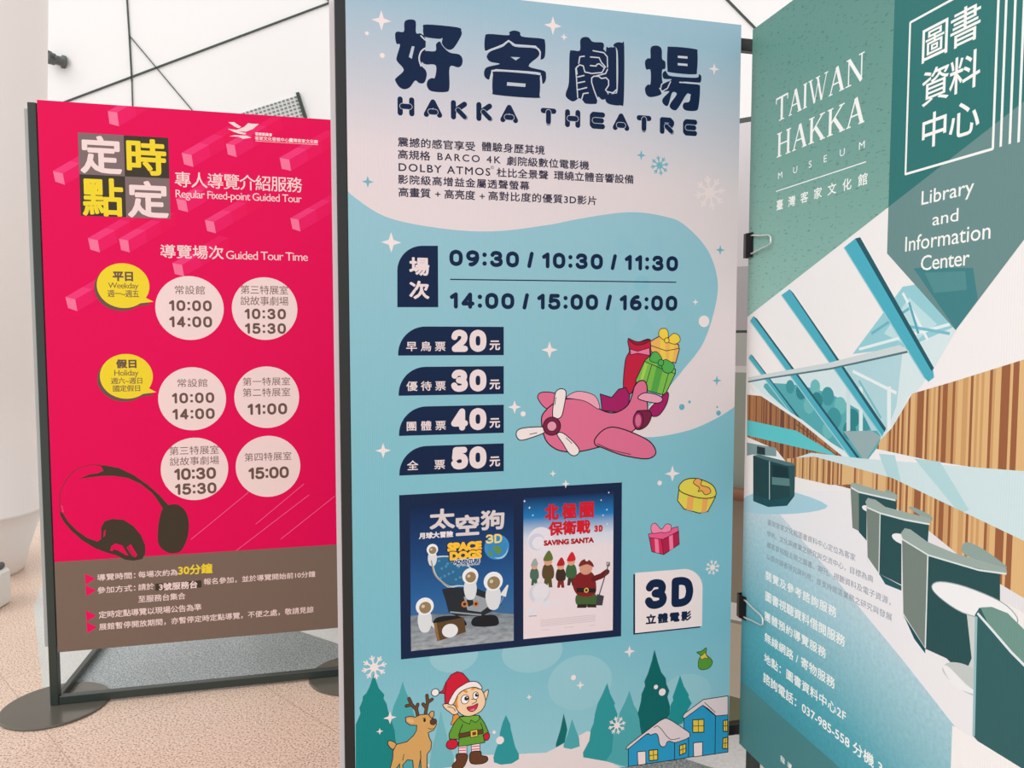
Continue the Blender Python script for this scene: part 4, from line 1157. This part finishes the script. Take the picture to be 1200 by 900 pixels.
# left timber wall
f_wl = bpy.data.materials.new('print_timber')
def timber(name, c1, c2, c3, scale, lo, hi):
    m = bpy.data.materials.new(name); m.use_nodes = True
    nt = m.node_tree; b = nt.nodes['Principled BSDF']; b.inputs['Roughness'].default_value = .42; b.inputs['Specular IOR Level'].default_value = .35
    t = nt.nodes.new('ShaderNodeTexCoord'); sp = nt.nodes.new('ShaderNodeSeparateXYZ')
    k = nt.nodes.new('ShaderNodeMath'); k.operation = 'MULTIPLY'; k.inputs[1].default_value = scale
    fl = nt.nodes.new('ShaderNodeMath'); fl.operation = 'FLOOR'
    n = nt.nodes.new('ShaderNodeTexWhiteNoise'); n.noise_dimensions = '1D'
    cr = nt.nodes.new('ShaderNodeValToRGB'); cr.color_ramp.interpolation = 'CONSTANT'; e = cr.color_ramp.elements
    e[0].position, e[0].color = 0, rgb(c3); e[1].position, e[1].color = hi, rgb(c1); q = e.new(lo); q.color = rgb(c2)
    nt.links.new(t.outputs['Object'], sp.inputs[0]); nt.links.new(sp.outputs['X'], k.inputs[0]); nt.links.new(k.outputs[0], fl.inputs[0])
    nt.links.new(fl.outputs[0], n.inputs['W']); nt.links.new(n.outputs['Value'], cr.inputs[0]); nt.links.new(cr.outputs[0], b.inputs['Base Color'])
    flute_bump(m, .0046, .1)
    return m
bpy.data.materials.remove(f_wl)
W1 = timber('print_timber_left', (176,122,78), (156,102,64), (112,66,44), 260, .26, .55)
W2 = timber('print_timber_right', (222,182,126), (204,158,104), (152,94,58), 200, .22, .50)
a.poly(W1, [(43,525),(95,530),(215,615),(345,720),(402,758),(408,835),(200,780),(135,700),(42,660)])
a.poly((96,200,206), [(42,606),(200,640),(318,712),(330,722),(260,706),(42,655)])
a.line((226,238,240), [(50,500),(220,612),(400,755)], 9, nd=0)
a.line((120,80,56), [(200,620),(330,720),(408,762)], 4, nd=0)
# right timber wall and pale bands
a.poly((238,238,240), [(500,640),(560,530),(930,415),(930,1000),(400,770)])
a.poly(W2, [(470,668),(505,632),(570,522),(700,484),(930,412),(930,782),(640,738),(455,698)])
R3()
a.poly((206,228,232), [(185,-60),(240,-78),(400,-60),(910,-20),(920,215),(490,2),(300,-50)])
a.poly((178,216,222), [(560,-60),(640,-50),(730,100),(700,110)]); a.poly((178,216,222), [(450,-75),(500,-70),(520,20),(480,5)])
a.poly(W2, [(165,-60),(250,-66),(490,0),(920,205),(920,400),(760,310),(500,90),(380,20),(300,22),(160,-10)])
a.poly((228,228,232), [(600,160),(760,290),(920,385),(920,430),(830,380),(600,200)])
# armchairs
CH = (44,82,84)
R2()
a.poly((128,158,160), [(42,678),(135,695),(136,722),(60,716),(42,720)]); a.poly((38,58,62), [(74,690),(100,695),(100,718),(74,714)])
a.poly((34,70,76), [(62,720),(80,716),(118,726),(150,735),(190,745),(196,765),(193,850),(120,862),(62,845)]); a.poly((84,120,122), [(62,720),(80,716),(190,744),(196,752),(170,752),(118,738)]); a.poly((24,54,60), [(122,748),(172,758),(176,795),(124,788)]); a.poly((92,132,134), [(122,788),(176,793),(192,800),(188,818),(122,812)]); a.poly((46,86,90), [(176,752),(196,752),(194,850),(180,852)])
a.line((190,210,214), [(114,738),(114,868)], 4, nd=0); a.line((190,210,214), [(193,850),(193,875)], 4, nd=0)
a.poly((30,80,90), [(62,845),(120,862),(193,850),(170,880),(110,884),(62,865)])
R3()
def chair(top, side, back, extra=(), rim=None):
    a.poly((120,134,126), side); a.poly(CH, back)
    for e in extra: a.poly((144,166,160), e, True)
    a.poly((156,174,168), top, False)
    if rim: a.line((222,232,232), rim, 5, nd=0)
chair([(360,28),(366,16),(384,18),(440,36),(505,52),(505,68),(440,58),(388,42)], [(362,30),(388,42),(388,165),(368,155)], [(388,42),(504,68),(505,100),(412,80),(412,195),(388,168)], ([(470,42),(480,38),(508,55),(500,66)],), [(364,30),(388,44),(502,70)])
a.disc((236,238,240), (412,95), 9, sx=2.2)
chair([(408,74),(416,62),(440,68),(470,90),(540,108),(610,126),(610,142),(530,128),(455,108),(414,92)], [(412,90),(455,108),(450,296),(415,246)], [(455,108),(606,142),(602,200),(560,190),(520,190),(520,332),(450,297)], ([(545,95),(560,92),(612,118),(608,132)],), [(414,92),(455,110),(530,130),(608,144)])
a.line((222,232,232), [(454,110),(450,296)], 4, nd=0); a.line((222,232,232), [(415,246),(415,262)], 4, nd=0)
a.poly((40,90,96), [(450,297),(520,335),(520,350),(470,330)])
a.disc((238,240,242), (520,190), 15, sx=2.6)
a.poly(CH, [(600,235),(826,292),(826,385),(800,420),(748,420),(745,600),(700,600),(660,560),(594,530)])
chair([(518,172),(530,156),(548,160),(600,198),(680,232),(845,280),(848,296),(760,282),(605,238),(525,192)], [(522,190),(602,237),(594,528),(526,420)], [(600,235),(650,250),(640,330),(594,420)], ([(708,212),(728,200),(780,225),(846,275),(820,275),(720,240)],), [(522,190),(604,240),(760,286),(846,298)])
a.line((222,232,232), [(602,240),(594,528)], 5, nd=0); a.line((222,232,232), [(526,420),(526,440)], 4, nd=0)
a.poly((30,80,90), [(526,425),(594,530),(594,545),(560,500)])
a.poly((206,212,212), [(722,415),(752,415),(748,560),(768,615),(715,612),(738,560)])
a.poly((196,204,202), [(648,588),(670,572),(720,580),(770,615),(770,680),(700,655),(655,610)], True); a.poly((238,240,242), [(650,592),(665,585),(720,640),(760,672),(690,650)], True)
a.poly((240,242,244), [(614,338),(640,322),(720,338),(830,385),(878,432),(868,455),(800,442),(710,418),(640,372)], True, (150,166,170), 3)
a.poly((52,98,100), [(748,425),(762,402),(800,430),(920,560),(920,1000),(742,800)])
a.poly((112,152,142), [(765,402),(800,400),(850,420),(920,490),(920,590),(860,540),(790,455)])
a.line((226,236,238), [(756,420),(800,470),(860,540),(920,600)], 9, nd=0); a.line((150,190,196), [(752,430),(744,800)], 9, nd=0)
a.build(pr)

a = Art(Rs, 'header_print')
f_hd = ink_ramp('print_header_green', [(0, (152,194,184)), (.45, (120,166,156)), (1, (88,140,132))], 'Z', 1.25, 2.1, 'banner', noise=(70, .33, .40, (1,1,3.0), .62), diag=.25)
D0, D1 = Rs.uv(878.4,369.5), Rs.uv(1200,119)
sl = (D1[1]-D0[1])/(D1[0]-D0[0])
zl = lambda u: D0[1] + sl*(u-D0[0])
u1 = Rs.uv(1041,250)[0]
a.loops(f_hd, [[(0, zl(0)), (u1, zl(u1)), (u1, RZ1), (0, RZ1)]])
a.loops((50,118,116), [[(u1, zl(u1)), (RW, zl(RW)), (RW, RZ1), (u1, RZ1)]])
q1, q2, q3 = Rs.uv(1039.5,297), Rs.uv(1120,387), Rs.uv(1200,281)
a.loops((106,142,142), [[(u1, zl(u1)), (u1, q1[1]), q2, q3, (RW, q3[1]+.3), (RW, zl(RW))]])
a.crop(860, 270, 2.727).poly((66,130,136), [(575,122),(605,165),(710,318),(780,220),(765,120),(610,118)]); a.poly((84,142,146), [(610,135),(740,130),(745,190),(640,200)])
a.build(pr); a = Art(Rs, 'footer_print').crop(860, 560, 2.647)
a.poly((74,132,136), [(-10,622),(34,640),(335,905),(420,985),(420,1100),(-10,1100)])
a.build(pr)

a = Art(Rs, 'museum_lettering')
SER = {'T': [([(0,1),(1,1)],.09), ([(.5,1),(.5,0)],.17), ([(.28,0),(.72,0)],.05), ([(.02,1),(.02,.78)],.06), ([(.98,1),(.98,.78)],.06)],
       'A': [([(.5,1),(.1,0)],.07), ([(.5,1),(.86,0)],.18), ([(.26,.36),(.68,.36)],.06), ([(0,0),(.25,0)],.05), ([(.68,0),(1,0)],.05)],
       'I': [([(.5,1),(.5,0)],.5), ([(0,0),(1,0)],.14), ([(0,1),(1,1)],.14)],
       'W': [([(.1,1),(.34,0)],.12), ([(.34,0),(.52,.9)],.05), ([(.48,1),(.7,0)],.12), ([(.7,0),(.93,1)],.05), ([(0,1),(.22,1)],.05), ([(.38,1),(.6,1)],.05), ([(.82,1),(1,1)],.05)],
       'N': [([(.16,0),(.16,1)],.07), ([(.16,1),(.86,0)],.16), ([(.86,0),(.86,1)],.07), ([(0,0),(.32,0)],.05), ([(.02,1),(.2,1)],.05), ([(.7,1),(1,1)],.05)],
       'H': [([(.2,0),(.2,1)],.16), ([(.8,0),(.8,1)],.16), ([(.2,.52),(.8,.52)],.06), ([(.04,0),(.36,0)],.05), ([(.04,1),(.36,1)],.05), ([(.64,0),(.96,0)],.05), ([(.64,1),(.96,1)],.05)],
       'K': [([(.2,0),(.2,1)],.16), ([(.84,1),(.24,.42)],.07), ([(.42,.58),(.86,0)],.17), ([(.04,0),(.36,0)],.05), ([(.04,1),(.36,1)],.05), ([(.7,0),(1,0)],.05), ([(.66,1),(.96,1)],.05)]}
def serif(word, xl, yt, yb, xr):
    wd = {'T':.95,'A':1.0,'I':.3,'W':1.35,'N':1.1,'H':1.1,'K':1.1}; gap = .08
    vt, vb = Rs.uv(xl,yt)[1], Rs.uv(xl,yb)[1]
    u0, u1 = Rs.u_at(xl,(vt+vb)/2), Rs.u_at(xr,(vt+vb)/2)
    tot = sum(wd[c] for c in word) + gap*(len(word)-1); k = (u1-u0)/tot
    x = u0
    for c in word:
        for st, w in SER[c]:
            ww = w*(.3 if c == 'I' else 1.0)*k
            a.line_uv(WHT, [(x+p*wd[c]*k, vb+q*(vt-vb)) for p, q in st], ww*1.05, new=False, nd=0)
        x += (wd[c]+gap)*k
serif('TAIWAN', 909.5, 117, 143, 1013); serif('HAKKA', 910, 158, 184.5, 1013.5)
a.text(WHT, 'MUSEUM', 912, 202.6, 210, 1013.5, 0)
a.line(WHT, [(909.5,224.4),(1015,189.6)], 1.1, nd=0)
a.text(WHT, '臺灣客家文化館', 910, 235, 247, 1016.6, .015)
a.build(pr)

a = Art(Rs, 'title_lettering').crop(860, 0, 2.727)
a.text(WHT, '圖書', 602, 94, 205, 789, .008); a.text(WHT, '資料', 602, 234, 344, 788, .008); a.text(WHT, '中心', 602, 372, 480, 786, .01)
ba, bc_ = Rs.uv(1065,27.5), Rs.uv(1063,203.9); bd = Rs.uv(1163.6,174.2); vt_ = Rs.uv(1113,0)[1]
uL = (ba[0]+bc_[0])/2; vb_ = (bc_[1]+bd[1])/2; wl = .0042
for p, q in (((uL,vb_),(uL,ba[1])), ((uL,vb_),(bd[0],vb_)), ((uL,ba[1]),(bd[0],ba[1])), ((bd[0],vb_),(bd[0],ba[1]))): a.line_uv(WHT, [p, q], wl, nd=4, new=False)
for x, y in ((1172.8,172), (1183.4,168.7), (1193.7,166.8)):
    u, v = Rs.uv(x, y); a.line_uv(WHT, [(u,v),(u,RZ1-.02)], wl, nd=0, new=False)
a.text(WHT, 'Library', 600, 612, 670, 768, .006, lim=1.4); a.text(WHT, 'and', 635, 682, 722, 718, .006, lim=1.4)
a.text(WHT, 'Information', 548, 757, 805, 821, .006, lim=1.4); a.text(WHT, 'Center', 598, 818, 866, 754, .006, lim=1.4)
a.build(pr)

GT = (128,140,156)
rows = [((870,590,6), GT, 0, (('臺灣客家文化館圖書資料中心定位為客家',178,108,150,795), ('學術、文化與產業之研究與交流中心，目標為典',174,188,230,920),
                              ('藏客家相關主題之圖書、期刊、視聽資料及電子資源，',173,267,310,1042), ('以提供讀者研究與利用，並支持館區業務之研究與發展',173,350,393,1052))),
        ((870,590,6), WHT, .018, (('閱覽及參考諮詢服務',165,470,536,662), ('圖書視聽資料借閱服務',162,612,682,722))),
        ((870,700,4.5), WHT, .018, (('團體預約導覽服務',118,70,120,441), ('無線網路 / 寄物服務',117,180,232,488), ('地點：圖書資料中心2F',115,290,342,546),
                              ('諮詢電話：037-985-558 分機 3',110,390,446,738), ('指導單位',200,828,862,340)))]
for o, c, bo, ls in rows:
    for ln in ls:
        a = Art(Rs, 'lettering_row').crop(*o); a.text(c, *ln, bo); a.build(pr)
a = Art(Rs, 'white_label').crop(860, 560, 2.647)
wa, wb = Rs.uv(860+678/2.647, 560+768/2.647), Rs.uv(1190, 890)
a._put([(wa[0], RZ0+.03), (wa[0]+.26, RZ0+.03), (wa[0]+.26, wa[1]), (wa[0], wa[1])], [(0,1,2,3)], (244,242,242))
a.build(pr)

# ------------------------------------------------------------------ binder clips on the banner's left edge
m_clip = mat('clip_black', (24,28,32), .3, .5); m_wire = mat('clip_wire', (214,216,214), .3, .5, .4)
def clip(label, z, wire_m):
    R = Matrix.Rotation(-1.3257, 4, 'Z')
    p = R @ Vector((.0, .004, 0)) + Vector((.5888, 1.8222, z))
    r = thing('binder_clip', label, 'binder clip', p, -1.3257, None)
    h = .030
    b = MB()                                   # folded spring-steel body, open end gripping the sheet
    pr_ = [(.022,-.0065),(.0,-.012),(-.014,-.010),(-.014,.012),(.0,.014),(.022,.0085),(.022,.0075),(.0,.0125),(-.0125,.0105),(-.0125,-.0085),(.0,-.0105),(.022,-.0055)]
    n = len(pr_); vs = [(x,y,-h) for x,y in pr_]+[(x,y,h) for x,y in pr_]
    b._add(vs, [(i,(i+1) % n,n+(i+1) % n,n+i) for i in range(n)])
    for k in (0, n):
        b._add([vs[i+k] for i in range(n)], [(0,1,10,11),(1,2,9,10),(2,3,8,9),(3,4,7,8),(4,5,6,7)])
    b.build('body', m_clip, r)
    for s_ in (-1, 1):
        y = -.0085 if s_ < 0 else .0105
        e = -.012 if s_ < 0 else .014
        MB().tube([(.018,y,-.022),(.024,y,-.022),(.06,y+s_*.002,-.016),(.098,y+s_*.004,-.012),(.106,y+s_*.004,-.006),(.106,y+s_*.004,.006),(.098,y+s_*.004,.012),(.06,y+s_*.002,.016),(.024,y,.022),(.018,y,.022)], (.0021), 8).build('wire_handle', wire_m, r, smooth=True)
    return r
clip('upper black binder clip gripping the left edge of the library banner', 1.462, m_wire)
clip('lower black binder clip gripping the left edge of the library banner', .548, m_wire)
